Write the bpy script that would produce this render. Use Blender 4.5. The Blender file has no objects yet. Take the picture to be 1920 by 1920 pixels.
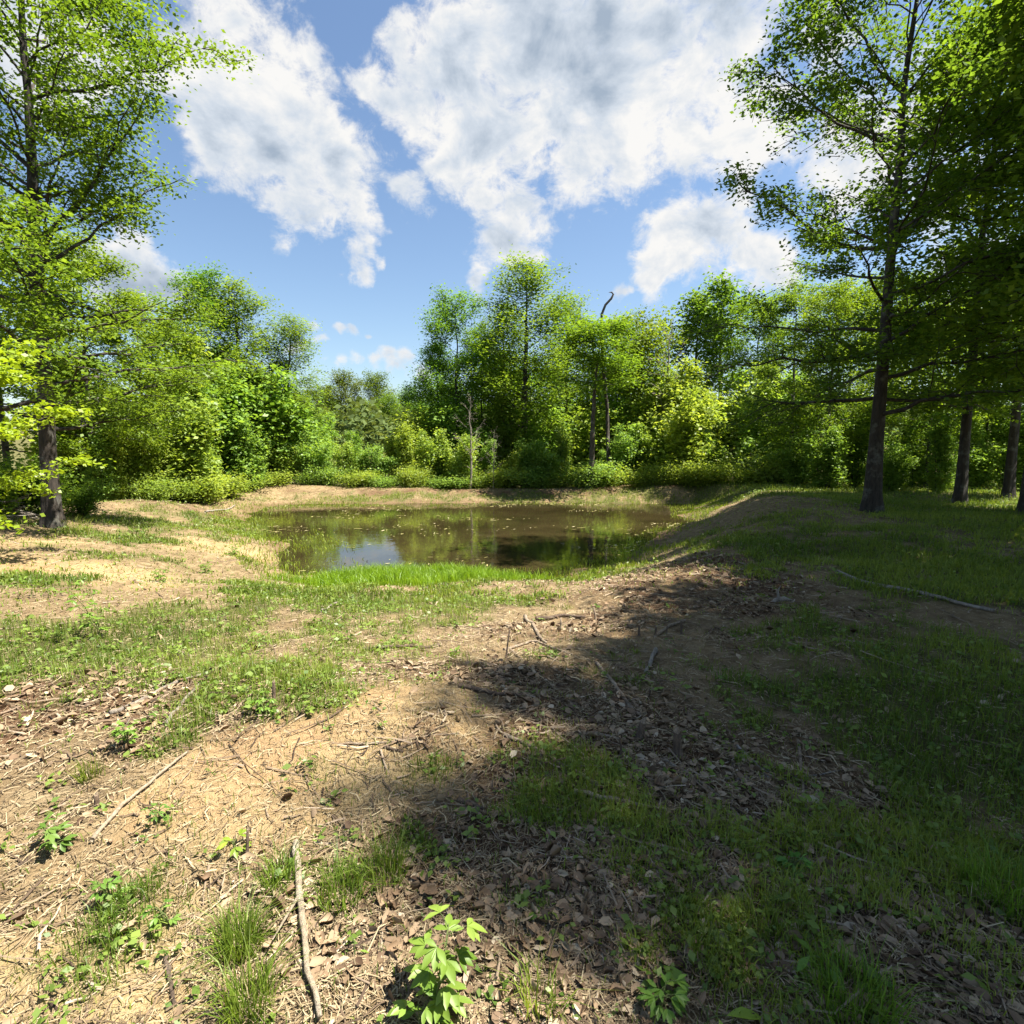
import bpy, math, random
import numpy as np
R = math.radians
SC = bpy.context.scene
COL = SC.collection

# ------------------------------------------------------------------ camera
PITCH, FOC, EYE = 6.5, 1048.0, 1.6
DS = 0.72
cam_d = bpy.data.cameras.new("camera")
cam_d.lens = 36 * FOC / 1920
cam_d.sensor_width = 36
cam_d.clip_end = 3000
cam = bpy.data.objects.new("camera", cam_d)
cam.location = (0, 0, EYE)
cam.rotation_euler = (R(90 - PITCH), 0, 0)
COL.objects.link(cam)
SC.camera = cam

def ray(px, py):
    xc, yc = (px - 960) / FOC, -(py - 960) / FOC
    p = R(PITCH)
    return np.array([xc, math.cos(p) + yc * math.sin(p), -math.sin(p) + yc * math.cos(p)])

def at_depth(px, py, Y):
    d = ray(px, py)
    k = Y / d[1]
    return d[0] * k, Y, EYE + d[2] * k

# ------------------------------------------------------------------ light
SUN_EL, SUN_AZ = 63.0, 96.0            # azimuth clockwise from +Y (the view direction)
sun_dir = np.array([math.sin(R(SUN_AZ)) * math.cos(R(SUN_EL)), math.cos(R(SUN_AZ)) * math.cos(R(SUN_EL)), math.sin(R(SUN_EL))])
sl = bpy.data.lights.new("sun", 'SUN')
sl.energy = 5.0
sl.angle = R(0.55)
sl.color = (1.0, 0.94, 0.84)
so = bpy.data.objects.new("sun", sl)
so.rotation_euler = (R(90 - SUN_EL), 0, R(180 - SUN_AZ) + R(0))
from mathutils import Vector
so.rotation_euler = Vector(-sun_dir).to_track_quat('-Z', 'Y').to_euler()
COL.objects.link(so)

SC.view_settings.view_transform = 'Standard'
SC.view_settings.look = 'None'
SC.view_settings.exposure = 1.8
SC.view_settings.gamma = 1.0
SC.render.engine = 'CYCLES'
cy = SC.cycles
cy.use_denoising = True
cy.max_bounces = 10
cy.diffuse_bounces = 5
cy.glossy_bounces = 3
cy.transmission_bounces = 8
cy.transparent_max_bounces = 4
cy.caustics_reflective = False
cy.caustics_refractive = False
cy.sample_clamp_indirect = 6

# ------------------------------------------------------------------ world: sky and clouds
W = bpy.data.worlds.new("World")
SC.world = W
W.use_nodes = True
nt = W.node_tree
nt.nodes.clear()
N, L = nt.nodes, nt.links

def mk(kind, **kw):
    n = N.new(kind)
    for k, v in kw.items():
        setattr(n, k, v)
    return n

def mth(op, a, b=None, c=None, clamp=False):
    n = mk('ShaderNodeMath', operation=op, use_clamp=clamp)
    for i, v in enumerate((a, b, c)):
        if v is None:
            continue
        if isinstance(v, (int, float)):
            n.inputs[i].default_value = v
        else:
            L.new(v, n.inputs[i])
    return n.outputs[0]

def smooth(v, a, b, lo=0.0, hi=1.0):
    n = mk('ShaderNodeMapRange', interpolation_type='SMOOTHSTEP')
    L.new(v, n.inputs[0])
    n.inputs[1].default_value, n.inputs[2].default_value = a, b
    n.inputs[3].default_value, n.inputs[4].default_value = lo, hi
    return n.outputs[0]

sky = mk('ShaderNodeTexSky', sky_type='NISHITA', sun_disc=False)
sky.sun_elevation = R(SUN_EL)
sky.sun_rotation = R(SUN_AZ)
sky.air_density = 1.15
sky.dust_density = 0.6
sky.ozone_density = 3.0
SKY_STRENGTH = 0.051
bg_sky = mk('ShaderNodeBackground')
bg_sky.inputs[1].default_value = SKY_STRENGTH
L.new(sky.outputs[0], bg_sky.inputs[0])
tc = mk('ShaderNodeTexCoord')
DIR = tc.outputs['Generated']
nrm = mk('ShaderNodeVectorMath', operation='NORMALIZE')
L.new(DIR, nrm.inputs[0])
DIR = nrm.outputs[0]

def wnoise(scale, detail, rough, off=(0, 0, 0), dist=0.0):
    mp = mk('ShaderNodeMapping')
    mp.inputs['Location'].default_value = off
    mp.inputs['Scale'].default_value = (1, 1, 1.35)
    L.new(DIR, mp.inputs[0])
    n = mk('ShaderNodeTexNoise')
    n.inputs['Scale'].default_value = scale
    n.inputs['Detail'].default_value = detail
    n.inputs['Roughness'].default_value = rough
    n.inputs['Distortion'].default_value = dist
    L.new(mp.outputs[0], n.inputs['Vector'])
    return n.outputs[0]

# cumulus masses: direction (given as where they stand in the view from the clearing), angular radius
CLOUDS = [(470, 40, 150), (430, 190, 150), (385, 275, 95), (545, 240, 130), (560, 110, 80), (630, 330, 105), (560, 350, 80), (680, 400, 60), (480, 310, 80), (590, 370, 62), (645, 400, 45), (350, 190, 90),
          (330, 120, 120), (700, 435, 45),
          (1000, 140, 165), (880, 110, 85), (770, 90, 60), (715, 170, 62), (780, 200, 70), (1130, 180, 185), (1290, 150, 180), (1400, 230, 125),
          (1390, 90, 110), (1080, 295, 85), (900, 260, 110), (1190, 280, 90), (1000, 30, 120), (1130, 20, 90), (1360, 20, 90),
          (965, 420, 78), (905, 370, 50), (870, 305, 70), (790, 375, 46), (1000, 465, 45), (915, 490, 45),
          (1320, 455, 95), (1370, 425, 62), (1250, 490, 62), (1410, 500, 70),
          (690, 490, 30), (655, 492, 14), (720, 480, 16), (590, 602, 13), (635, 611, 17), (662, 617, 20), (690, 622, 13), (570, 641, 20), (598, 637, 17), (735, 680, 38), (700, 690, 26), (650, 688, 24), (620, 690, 18), (775, 690, 34), (1165, 535, 22), (895, 525, 34),
          (360, 350, 26), (250, 520, 90), (310, 560, 50), (100, 90, 170), (1640, 260, 150), (1560, 60, 60), (1840, 520, 120), (1780, 360, 90),
          (120, -260, 260), (900, -300, 330), (1500, -260, 200), (2300, 300, 260), (-500, 300, 260), (-300, 640, 90), (2200, 700, 110)]
wn_ = mk('ShaderNodeTexNoise')
wn_.inputs['Scale'].default_value = 8.0
wn_.inputs['Detail'].default_value = 4
L.new(DIR, wn_.inputs['Vector'])
wv_ = mk('ShaderNodeVectorMath', operation='MULTIPLY_ADD')
L.new(wn_.outputs['Color'], wv_.inputs[0])
wv_.inputs[1].default_value = (.13, .13, .13)
wv_.inputs[2].default_value = (-.065, -.065, -.065)
wa_ = mk('ShaderNodeVectorMath', operation='ADD')
L.new(DIR, wa_.inputs[0])
L.new(wv_.outputs[0], wa_.inputs[1])
wz_ = mk('ShaderNodeVectorMath', operation='NORMALIZE')
L.new(wa_.outputs[0], wz_.inputs[0])
WDIR = wz_.outputs[0]
field = None
for px, py, rr in CLOUDS:
    c = ray(px, py)
    k = np.linalg.norm(c)
    c = c / k
    ang = rr / FOC / k ** 1.6 * 1.05
    dn = mk('ShaderNodeVectorMath', operation='DOT_PRODUCT')
    L.new(WDIR, dn.inputs[0])
    dn.inputs[1].default_value = c
    mr = mk('ShaderNodeMapRange')
    mr.clamp = True
    L.new(dn.outputs['Value'], mr.inputs[0])
    mr.inputs[1].default_value = math.cos(min(ang * 1.6, 3.0))
    mr.inputs[2].default_value = 1.0
    mr.inputs[3].default_value = -1.56
    mr.inputs[4].default_value = min(1.0, .28 + rr / 120)
    field = mr.outputs[0] if field is None else mth('SMOOTH_MAX', field, mr.outputs[0], 0.4)
# clouds elsewhere in the sky, overhead and behind
away = smooth(wnoise(2.2, 3, .5, (3, 1, 7)), 0.5, 0.7, -1.5, 0.7)
sepd = mk('ShaderNodeSeparateXYZ')
L.new(DIR, sepd.inputs[0])
back = smooth(sepd.outputs[1], 0.35, 0.1)
field = mth('MAXIMUM', field, mth('ADD', mth('MULTIPLY', mth('ADD', away, 1.5), back), -1.5))
n1 = wnoise(7.5, 10, 0.62, (0, 0, 0), 0.25)
n4 = wnoise(20, 9, 0.68, (2, 3, 1), 0.3)
n2 = wnoise(7.5, 5, 0.55, tuple(-sun_dir * 0.035), 0.25)
n3 = wnoise(3.9, 4, 0.55, (1.3, 4.2, 2.6))
dens = mth('ADD', field, mth('MULTIPLY', mth('SUBTRACT', n1, 0.5), 3.4))
dens = mth('ADD', dens, mth('MULTIPLY', mth('SUBTRACT', n3, 0.5), 0.8))
dens = mth('ADD', dens, mth('MULTIPLY', mth('SUBTRACT', n4, 0.5), 2.8))
alpha = smooth(dens, -0.25, 0.8)
alpha = mth('MULTIPLY', alpha, smooth(sepd.outputs[2], 0.0, 0.12))
thick = smooth(mth('ADD', mth('ADD', mth('MULTIPLY', field, 0.8), mth('MULTIPLY', mth('SUBTRACT', n3, 0.5), 3.0)), mth('MULTIPLY', mth('SUBTRACT', n1, 0.5), 1.3)), 0.05, 1.8)
relief = mth('MULTIPLY', mth('SUBTRACT', n2, n1), 2.0)
shade = mth('SUBTRACT', thick, relief, clamp=True)
cr = mk('ShaderNodeValToRGB')
cr.color_ramp.elements[0].position = 0.0
cr.color_ramp.elements[0].color = (1.0, 0.99, 0.97, 1)
cr.color_ramp.elements[1].position = 1.0
cr.color_ramp.elements[1].color = (0.40, 0.49, 0.61, 1)
e = cr.color_ramp.elements.new(0.45)
e.color = (0.70, 0.77, 0.86, 1)
L.new(shade, cr.inputs[0])
bg_cl = mk('ShaderNodeBackground')
bg_cl.inputs[1].default_value = 0.275
L.new(cr.outputs[0], bg_cl.inputs[0])
mixw = mk('ShaderNodeMixShader')
L.new(alpha, mixw.inputs[0])
L.new(bg_sky.outputs[0], mixw.inputs[1])
L.new(bg_cl.outputs[0], mixw.inputs[2])
outw = mk('ShaderNodeOutputWorld')
L.new(mixw.outputs[0], outw.inputs[0])
W.cycles.sampling_method = 'MANUAL'
W.cycles.sample_map_resolution = 512

# ------------------------------------------------------------------ noise and terrain
def hash2(ix, iy, s):
    h = (ix.astype(np.int64) * 374761393 + iy.astype(np.int64) * 668265263 + s * 1274126177) & 0x7fffffff
    h = ((h ^ (h >> 13)) * 1274126177) & 0x7fffffff
    h = (h ^ (h >> 16)) & 0x7fffffff
    return h / 0x7fffffff

def vnoise(x, y, s=0):
    x, y = np.asarray(x, float), np.asarray(y, float)
    ix, iy = np.floor(x), np.floor(y)
    fx, fy = x - ix, y - iy
    fx, fy = fx * fx * fx * (fx * (fx * 6 - 15) + 10), fy * fy * fy * (fy * (fy * 6 - 15) + 10)
    a, b = hash2(ix, iy, s), hash2(ix + 1, iy, s)
    c, d = hash2(ix, iy + 1, s), hash2(ix + 1, iy + 1, s)
    return (a + (b - a) * fx) * (1 - fy) + (c + (d - c) * fx) * fy

def fbm(x, y, s=0, o=4):
    t, a, tot = 0, 1.0, 0
    for k in range(o):
        ca, sa = math.cos(k * 1.1 + .5), math.sin(k * 1.1 + .5)
        t = t + a * vnoise((x * ca - y * sa) * 2 ** k + 13.7 * k, (x * sa + y * ca) * 2 ** k + 7.1 * k, s + k)
        tot += a
        a *= 0.5
    return t / tot

def sstep(a, b, v):
    t = np.clip((v - a) / (b - a), 0, 1)
    return t * t * (3 - 2 * t)

ZW = -1.0
def on_level(px, py, z):
    d = ray(px, py)
    k = (z - EYE) / d[2]
    return d[0] * k, d[1] * k
POND = np.array([on_level(px, py, ZW) for px, py in ((562, 1066), (528, 1026), (476, 988), (458, 964), (482, 951), (530, 946), (700, 943), (960, 942), (1150, 943), (1282, 946),
                                                     (1304, 964), (1292, 984), (1236, 1014), (1188, 1040), (1130, 1070), (1062, 1088), (980, 1084), (800, 1086), (660, 1080))])
PC = POND.mean(0)
PY0, PY1 = POND[:, 1].min(), POND[:, 1].max()

def pond_sd(x, y):
    x, y = np.asarray(x, float), np.asarray(y, float)
    d = np.full(x.shape, 1e9)
    ins = np.zeros(x.shape, bool)
    n = len(POND)
    for i in range(n):
        ax, ay = POND[i]
        bx, by = POND[(i + 1) % n]
        ex, ey = bx - ax, by - ay
        t = np.clip(((x - ax) * ex + (y - ay) * ey) / (ex * ex + ey * ey), 0, 1)
        d = np.minimum(d, np.hypot(x - ax - t * ex, y - ay - t * ey))
        c = (ay > y) != (by > y)
        with np.errstate(divide='ignore', invalid='ignore'):
            xi = ax + (y - ay) * ex / (ey if abs(ey) > 1e-9 else 1e-9)
        ins ^= c & (x < xi)
    return np.where(ins, -d, d)

def gauss(x, y, cx, cy_, sx, sy, rot=0):
    c, s = math.cos(rot), math.sin(rot)
    u, v = (x - cx) * c + (y - cy_) * s, -(x - cx) * s + (y - cy_) * c
    return np.exp(-0.5 * ((u / sx) ** 2 + (v / sy) ** 2))

def height(x, y, fine=True):
    x, y = np.asarray(x, float), np.asarray(y, float)
    d = pond_sd(x, y) + (fbm(x * .45, y * .45, 5, 3) - .5) * 1.6
    dx, dy = x - PC[0], y - (PY0 + PY1) / 2
    r = np.hypot(dx, dy) + 1e-6
    nx, ny = dx / r, dy / r
    wn, wf = np.maximum(-ny, 0) ** 2, np.maximum(ny, 0) ** 2
    wr, wl = np.maximum(nx, 0) ** 2, np.maximum(-nx, 0) ** 2
    Wd = 7.5 * wn + 2.6 * wf + 2.7 * wr + 5.0 * wl
    H = 1.0 * wn + 0.46 * wf + 1.08 * wr + 0.92 * wl
    out = ZW + H * sstep(-0.25, 1.0, d / Wd) - H * sstep(-.25, 1, 0.0)
    ins = ZW - 0.5 * sstep(0, 5, -d) + d * 0.06
    h = np.where(d > 0, out, np.minimum(ins, ZW - 0.0))
    h = h + (H * sstep(-.25, 1, 0.0)) * sstep(0.0, 3.0, d)
    # beyond the berm the land drops away, then rises to a far ridge
    far = sstep(30, 40, y) * (np.abs(x) < 400)
    h = h - 1.2 * far
    left = sstep(-12.5, -19, x) * sstep(11, 17, y)
    h = h - 1.0 * left * (1 - far)
    h = h + 11.0 * sstep(90, 230, y + 0.1 * x) + 6 * (fbm(x / 60, y / 60, 9, 2) - .5) * sstep(90, 200, y)
    # the near slope: a sandy hump, a hollow leading to the water, a ridge along the shaded bank
    h = h + 0.13 * gauss(x, y, -0.6, 3.15, 1.2, 0.55, 0.1) - 0.20 * gauss(x, y, 0.8, 5.9, 1.5, 1.2)
    h = h + 0.30 * gauss(x, y, 4.2, 10.0, 4.2, 0.9, 0.98) + 0.04 * gauss(x, y, 6.5, 14, 4, 1.2, 0.98)
    h = h - 0.10 * gauss(x, y, 1.5, 2.7, 1.4, 0.5, -0.5)
    h = h - 0.06 * gauss(x, y, -5, 10.3, 3.5, 0.6, 0.0)
    h = h + (fbm(x * .35, y * .35, 21, 3) - .5) * .16 * sstep(-.5, 1.5, d) * sstep(60, 30, y) * sstep(0, 3, np.hypot(x, y))
    if fine:
        k = sstep(-0.3, 0.6, d) * sstep(30, 12, np.hypot(x, y))
        h = h + k * ((fbm(x * 1.7, y * 1.7, 31, 3) - .5) * .10 + (fbm(x * 6, y * 6, 41, 3) - .5) * .045 + (vnoise(x * 23, y * 23, 51) - .5) * .014)
    return h

H0 = float(height(np.array([0.0]), np.array([0.0]), False)[0])
_base = height
def height(x, y, fine=True):
    return _base(x, y, fine) - H0 * sstep(9, 2, np.hypot(np.asarray(x, float), np.asarray(y, float)))

def hz(x, y):
    return float(height(np.array([x], float), np.array([y], float))[0])

def ground(px, py):
    d = ray(px, py)
    ts = np.geomspace(0.6, 160, 900)
    X, Y, Z = d[0] * ts, d[1] * ts, EYE + d[2] * ts
    below = Z < height(X, Y)
    i = int(np.argmax(below)) if below.any() else len(ts) - 1
    return float(X[i]), float(Y[i]), float(height(X[i:i + 1], Y[i:i + 1])[0])

# ------------------------------------------------------------------ ground cover zones
def zone(x, y, blobs):
    t = np.zeros(np.shape(x))
    for cx, cy_, sx, sy, a in blobs:
        t = np.maximum(t, a * gauss(x, y, cx, cy_, sx, sy))
    return t

def zpx(lst):
    out = []
    for px, py, sx, sy, a in lst:
        g = ground(px, py)
        k = .75 if g[1] > 7 else .95
        out.append((g[0], g[1], sx * k, sy * k, a))
    return out

GRASS_B = zpx([(230, 1010, 2.6, .8, .9), (200, 1045, 1.0, .7, .6), (350, 960, 3, 1.0, .7), (110, 1215, 1.7, .9, 1.0), (350, 1190, 1.4, 1.0, .85), (620, 1190, 1.1, 1.0, .95), (760, 1140, 1.6, 1.3, 1.0), (560, 1280, .6, .5, .75),
               (300, 985, 3.0, 1.6, 1.0), (430, 985, 1.5, 2.5, .8), (60, 1090, 1.0, .6, .8), (500, 1100, 1.4, 1.0, .6), (420, 1330, .5, .4, .55),
               (700, 1470, .35, .22, .65), (620, 1600, .25, .2, .6), (480, 1600, .3, .2, .3), (760, 1560, .25, .18, .7), (250, 1700, .2, .15, .35), (900, 1440, .2, .15, .35),
               (1500, 1050, 3, 3, .75), (1750, 1050, 4, 4, .8), (1400, 1180, 1.4, 1.4, .7), (1650, 1250, 2.0, 1.6, .72), (1850, 1350, 1.3, 1.6, .85),
               (1420, 1330, 1.0, .7, .55), (1700, 1480, .8, .6, .6), (1880, 1650, .6, .5, 1.0), (1560, 1880, .35, .25, .75), (1350, 1780, .4, .25, .75),
               (1180, 1650, .4, .25, .6), (1130, 1540, .3, .2, .7), (1000, 1700, .25, .15, .6), (1400, 1560, .4, .25, .5), (1095, 1085, .8, .7, .9),
               (1320, 962, .8, 1.2, .9), (1000, 935, 16, .9, .75), (600, 940, 4, 1.2, .6), (1150, 940, 3, .8, .8), (960, 1870, .3, .15, .5)])
SAND_B = zpx([(760, 1360, 1.0, .6, 1.0), (900, 1480, .5, .4, .9), (430, 1480, .6, .4, .7), (1000, 1560, .2, .2, .8), (400, 1030, 1.6, 1.2, 1.0), (120, 1070, 2.4, 1.1, 1.0),
              (450, 1270, .35, .9, .7), (60, 1370, .5, .35, .7), (100, 1800, .4, .3, .75), (300, 1850, .35, .25, .6), (120, 1620, .5, .3, .6), (330, 1500, .4, .3, .7), (1250, 1110, .8, .8, .65), (1100, 1190, 1.3, .5, .4), (20, 1010, 1.5, 1, 1)])
LITTER_B = zpx([(200, 1330, .9, .5, .9), (650, 1740, .35, .2, .85), (520, 1650, .3, .15, .55), (1000, 1820, .4, .2, 1.0), (1600, 1720, .7, .35, 1.0), (1780, 1850, .4, .25, 1.0),
                (1150, 1380, .9, .6, .9), (1400, 1480, .8, .5, .8), (1250, 1560, .6, .35, .7), (1000, 1280, .9, .5, .6), (1150, 1170, 1.5, .7, .6), (1300, 1080, 1.8, 2.5, .7),
                (900, 1620, .4, .25, .8), (1300, 1650, .5, .3, .7), (1000, 925, 20, 1.0, .6), (300, 940, 6, 2, .6), (1500, 1550, .6, .4, .8)])

BARE_B = zpx([(1470, 935, 1.0, 1.2, .9), (1390, 958, 1.1, 1.2, 1.0), (1320, 1000, 1.0, 1.2, 1.0), (1275, 1050, .9, 1.0, 1.0), (1240, 1100, .9, .8, 1.0), (1190, 1150, 1.0, .7, .9), (1120, 1180, 1.0, .5, .6)])

def masks(x, y):
    nz = fbm(x * 1.3, y * 1.3, 61, 4)
    nz2 = fbm(x * 4, y * 4, 71, 3)
    g = zone(x, y, GRASS_B) + (nz - .5) * 1.3 + (nz2 - .5) * .9
    g = np.maximum(g, sstep(6.3, 9.5, x) * .8 + (nz - .5) * .8)
    g = np.maximum(g, 1.3 * sstep(29.5, 33, y) + 0 * x)
    g = np.maximum(g, 1.2 * sstep(-12.5, -15.5, x))
    g = g - 1.3 * zone(x, y, BARE_B)
    s = zone(x, y, SAND_B) + (nz2 - .5) * .9
    l = zone(x, y, LITTER_B) + (fbm(x * 2, y * 2, 81, 3) - .5) * .8
    return sstep(.28, .75, g), sstep(.3, .75, s), sstep(.25, .7, l)

# ------------------------------------------------------------------ materials
def material(name):
    m = bpy.data.materials.new(name)
    m.use_nodes = True
    m.node_tree.nodes.clear()
    return m, m.node_tree.nodes, m.node_tree.links

def nn(nodes, kind, **kw):
    n = nodes.new(kind)
    for k, v in kw.items():
        setattr(n, k, v)
    return n

def tex(nodes, links, scale, detail=5, rough=.6, vec=None, out=0):
    n = nodes.new('ShaderNodeTexNoise')
    n.inputs['Scale'].default_value = scale
    n.inputs['Detail'].default_value = detail
    n.inputs['Roughness'].default_value = rough
    if vec is not None:
        links.new(vec, n.inputs['Vector'])
    return n.outputs[out]

def ramp(nodes, links, fac, stops):
    n = nodes.new('ShaderNodeValToRGB')
    els = n.color_ramp.elements
    els[0].position, els[0].color = stops[0][0], (*stops[0][1], 1)
    els[1].position, els[1].color = stops[-1][0], (*stops[-1][1], 1)
    for p, c in stops[1:-1]:
        els.new(p).color = (*c, 1)
    links.new(fac, n.inputs[0])
    return n.outputs[0]

def mixc(nodes, links, f, a, b, mode='MIX'):
    n = nodes.new('ShaderNodeMix')
    n.data_type = 'RGBA'
    n.blend_type = mode
    for sock, v in ((n.inputs[0], f), (n.inputs[6], a), (n.inputs[7], b)):
        if isinstance(v, (int, float)):
            sock.default_value = v
        elif isinstance(v, tuple):
            sock.default_value = (*v, 1)
        else:
            links.new(v, sock)
    return n.outputs[2]

def leaf_material(name, lo, hi, trans=0.42, gloss=0.06, rough=.45, warm=1.25):
    """thin leaf: colour from the leaf's own tint and the tree's own hue, light passes through"""
    m, n, l = material(name)
    at = nn(n, 'ShaderNodeAttribute', attribute_name='tint')
    c = ramp(n, l, at.outputs['Fac'], [(0, lo), (1, hi)])
    oi = nn(n, 'ShaderNodeObjectInfo')
    c = mixc(n, l, 1.0, c, oi.outputs['Color'], 'MULTIPLY')
    d = nn(n, 'ShaderNodeBsdfDiffuse')
    l.new(c, d.inputs[0])
    t = nn(n, 'ShaderNodeBsdfTranslucent')
    l.new(mixc(n, l, 1.0, c, (1.15 * warm, 1.35, .6), 'MULTIPLY'), t.inputs[0])
    mx = nn(n, 'ShaderNodeMixShader')
    mx.inputs[0].default_value = trans
    l.new(d.outputs[0], mx.inputs[1])
    l.new(t.outputs[0], mx.inputs[2])
    g = nn(n, 'ShaderNodeBsdfGlossy')
    g.inputs['Roughness'].default_value = rough
    g.inputs['Color'].default_value = (1, 1, 1, 1)
    m2 = nn(n, 'ShaderNodeMixShader')
    m2.inputs[0].default_value = gloss
    l.new(mx.outputs[0], m2.inputs[1])
    l.new(g.outputs[0], m2.inputs[2])
    o = nn(n, 'ShaderNodeOutputMaterial')
    l.new(m2.outputs[0], o.inputs[0])
    return m

def bark_material(name, lo, hi, scale=6, lichen=(.30, .31, .27), amount=.35):
    m, n, l = material(name)
    tcn = nn(n, 'ShaderNodeTexCoord')
    mp = nn(n, 'ShaderNodeMapping')
    mp.inputs['Scale'].default_value = (1, 1, .22)
    l.new(tcn.outputs['Object'], mp.inputs[0])
    a = tex(n, l, scale * 2.2, 8, .68, mp.outputs[0])
    b = tex(n, l, scale * .5, 4, .6, tcn.outputs['Object'])
    c = ramp(n, l, a, [(.3, lo), (.7, hi)])
    f = ramp(n, l, b, [(.52, (0, 0, 0)), (.68, (amount,) * 3)])
    c = mixc(n, l, f, c, lichen)
    p = nn(n, 'ShaderNodeBsdfPrincipled')
    l.new(c, p.inputs['Base Color'])
    p.inputs['Roughness'].default_value = .9
    bp = nn(n, 'ShaderNodeBump')
    bp.inputs['Strength'].default_value = .9
    bp.inputs['Distance'].default_value = .04
    l.new(a, bp.inputs['Height'])
    l.new(bp.outputs[0], p.inputs['Normal'])
    o = nn(n, 'ShaderNodeOutputMaterial')
    l.new(p.outputs[0], o.inputs[0])
    return m

def tint_material(name, stops, rough=.85):
    """opaque bits whose colour runs along a ramp by their own tint"""
    m, n, l = material(name)
    at = nn(n, 'ShaderNodeAttribute', attribute_name='tint')
    c = ramp(n, l, at.outputs['Fac'], stops)
    p = nn(n, 'ShaderNodeBsdfPrincipled')
    l.new(c, p.inputs['Base Color'])
    p.inputs['Roughness'].default_value = rough
    p.inputs['Specular IOR Level'].default_value = .25
    o = nn(n, 'ShaderNodeOutputMaterial')
    l.new(p.outputs[0], o.inputs[0])
    return m

M_OAK = leaf_material('oak_leaf', (.075, .140, .018), (.200, .300, .042), .50, .012)
M_BRIGHT = leaf_material('maple_leaf', (.150, .230, .018), (.280, .370, .035), .50, .02)
M_SAP = leaf_material('sapling_leaf', (.140, .220, .034), (.300, .395, .085), .50, .012)
M_DARK = leaf_material('dark_pine_leaf', (.070, .110, .020), (.150, .205, .040), .40, .02)  # dark leaf colour of the pine
M_GRASS = leaf_material('grass_blade', (0.075, 0.130, 0.014), (0.250, 0.310, 0.055), .40, .015)
M_LUSH = leaf_material('lush_grass_blade', (0.1224, 0.2376, 0.0101), (0.2160, 0.3312, 0.0216), .42, .02)
M_WEED = leaf_material('weed_leaf', (0.0765, 0.1350, 0.0198), (0.1980, 0.2700, 0.0495), .34, .02)
M_FAR = leaf_material('far_leaf', (.060, .095, .032), (.130, .165, .060), .30, .0)
M_BARK = bark_material('bark', (.011, .0085, .0065), (.055, .042, .032), amount=.28)
M_BARK_PALE = bark_material('pale_bark', (.025, .020, .015), (.110, .088, .066))
M_DEAD = bark_material('dead_wood', (0.1148, 0.0943, 0.0738), (0.3444, 0.2952, 0.2378), 14, (0.4100, 0.3936, 0.3526), .4)
M_STICK = bark_material('stick_bark', (0.1312, 0.0902, 0.0574), (0.3608, 0.2788, 0.1886), 18, (0.4100, 0.3690, 0.2952), .5)
M_PALE = bark_material('pale_stick', (.22, .17, .11), (.50, .41, .29), 22, (.52, .47, .38), .4)
M_STICK_DARK = bark_material('dark_stick_bark', (.045, .030, .020), (.17, .115, .075), 18, (.30, .25, .18), .3)
M_LITTER = tint_material('dead_leaf', [(0, (0.0597, 0.0348, 0.0194)), (.4, (0.1829, 0.1217, 0.0708)), (.75, (0.3182, 0.2347, 0.1461)), (1, (0.4375, 0.3651, 0.2568))], .7)
M_STRAW = tint_material('straw', [(0, (0.0676, 0.0452, 0.0248)), (.5, (0.2227, 0.1651, 0.0930)), (1, (0.3818, 0.3173, 0.1948))], .8)
M_TWIG = tint_material('twig', [(0, (.040, .026, .017)), (.5, (.150, .105, .066)), (1, (.36, .29, .21))], .85)
M_FLOAT = tint_material('floating_bits', [(0, (.16, .12, .05)), (.5, (.30, .27, .09)), (1, (.50, .44, .26))], .8)

# ground
M_GROUND, n, l = material('ground_soil')
geo = nn(n, 'ShaderNodeNewGeometry')
pos = geo.outputs['Position']
at = nn(n, 'ShaderNodeAttribute', attribute_name='cover')
sp = nn(n, 'ShaderNodeSeparateColor')
l.new(at.outputs['Color'], sp.inputs[0])
big, mid, fin, gr = tex(n, l, .9, 5, .6, pos), tex(n, l, 6, 6, .65, pos), tex(n, l, 38, 6, .7, pos), tex(n, l, 160, 3, .6, pos)
soil = ramp(n, l, mid, [(.28, (0.0954, 0.0643, 0.0337)), (.5, (0.2148, 0.1548, 0.0814)), (.72, (0.3261, 0.2521, 0.1461))])
soil = mixc(n, l, ramp(n, l, big, [(.4, (0, 0, 0)), (.62, (0.6363, 0.6954, 0.7085))]), soil, mixc(n, l, mid, (0.1591, 0.1043, 0.0531), (0.3023, 0.2216, 0.1240)))
sand = ramp(n, l, fin, [(.25, (0.1988, 0.1347, 0.0637)), (.5, (0.3659, 0.2695, 0.1328)), (.78, (0.4613, 0.3651, 0.2037))])
clay = mixc(n, l, fin, (0.2545, 0.1478, 0.0708), (0.4136, 0.2781, 0.1461))
sand = mixc(n, l, ramp(n, l, big, [(.42, (0, 0, 0)), (.6, (.75, .75, .75))]), sand, clay)
col = mixc(n, l, sp.outputs[1], soil, sand)
lit = ramp(n, l, fin, [(.3, (0.0369, 0.0213, 0.0123)), (.55, (0.1312, 0.0754, 0.0410)), (.75, (0.2460, 0.1640, 0.0984))])
col = mixc(n, l, sp.outputs[2], col, lit)
grn = ramp(n, l, fin, [(.3, (0.0328, 0.0410, 0.0115)), (.55, (0.0861, 0.0943, 0.0262)), (.75, (0.1640, 0.1558, 0.0574))])
gm = nn(n, 'ShaderNodeMath', operation='MULTIPLY')
gm.inputs[1].default_value = .8
l.new(sp.outputs[0], gm.inputs[0])
col = mixc(n, l, gm.outputs[0], col, grn)
speck = ramp(n, l, gr, [(.34, (.45, .42, .40)), (.48, (1, 1, 1))])
col = mixc(n, l, .75, col, speck, 'MULTIPLY')
p = nn(n, 'ShaderNodeBsdfPrincipled')
l.new(col, p.inputs['Base Color'])
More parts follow.
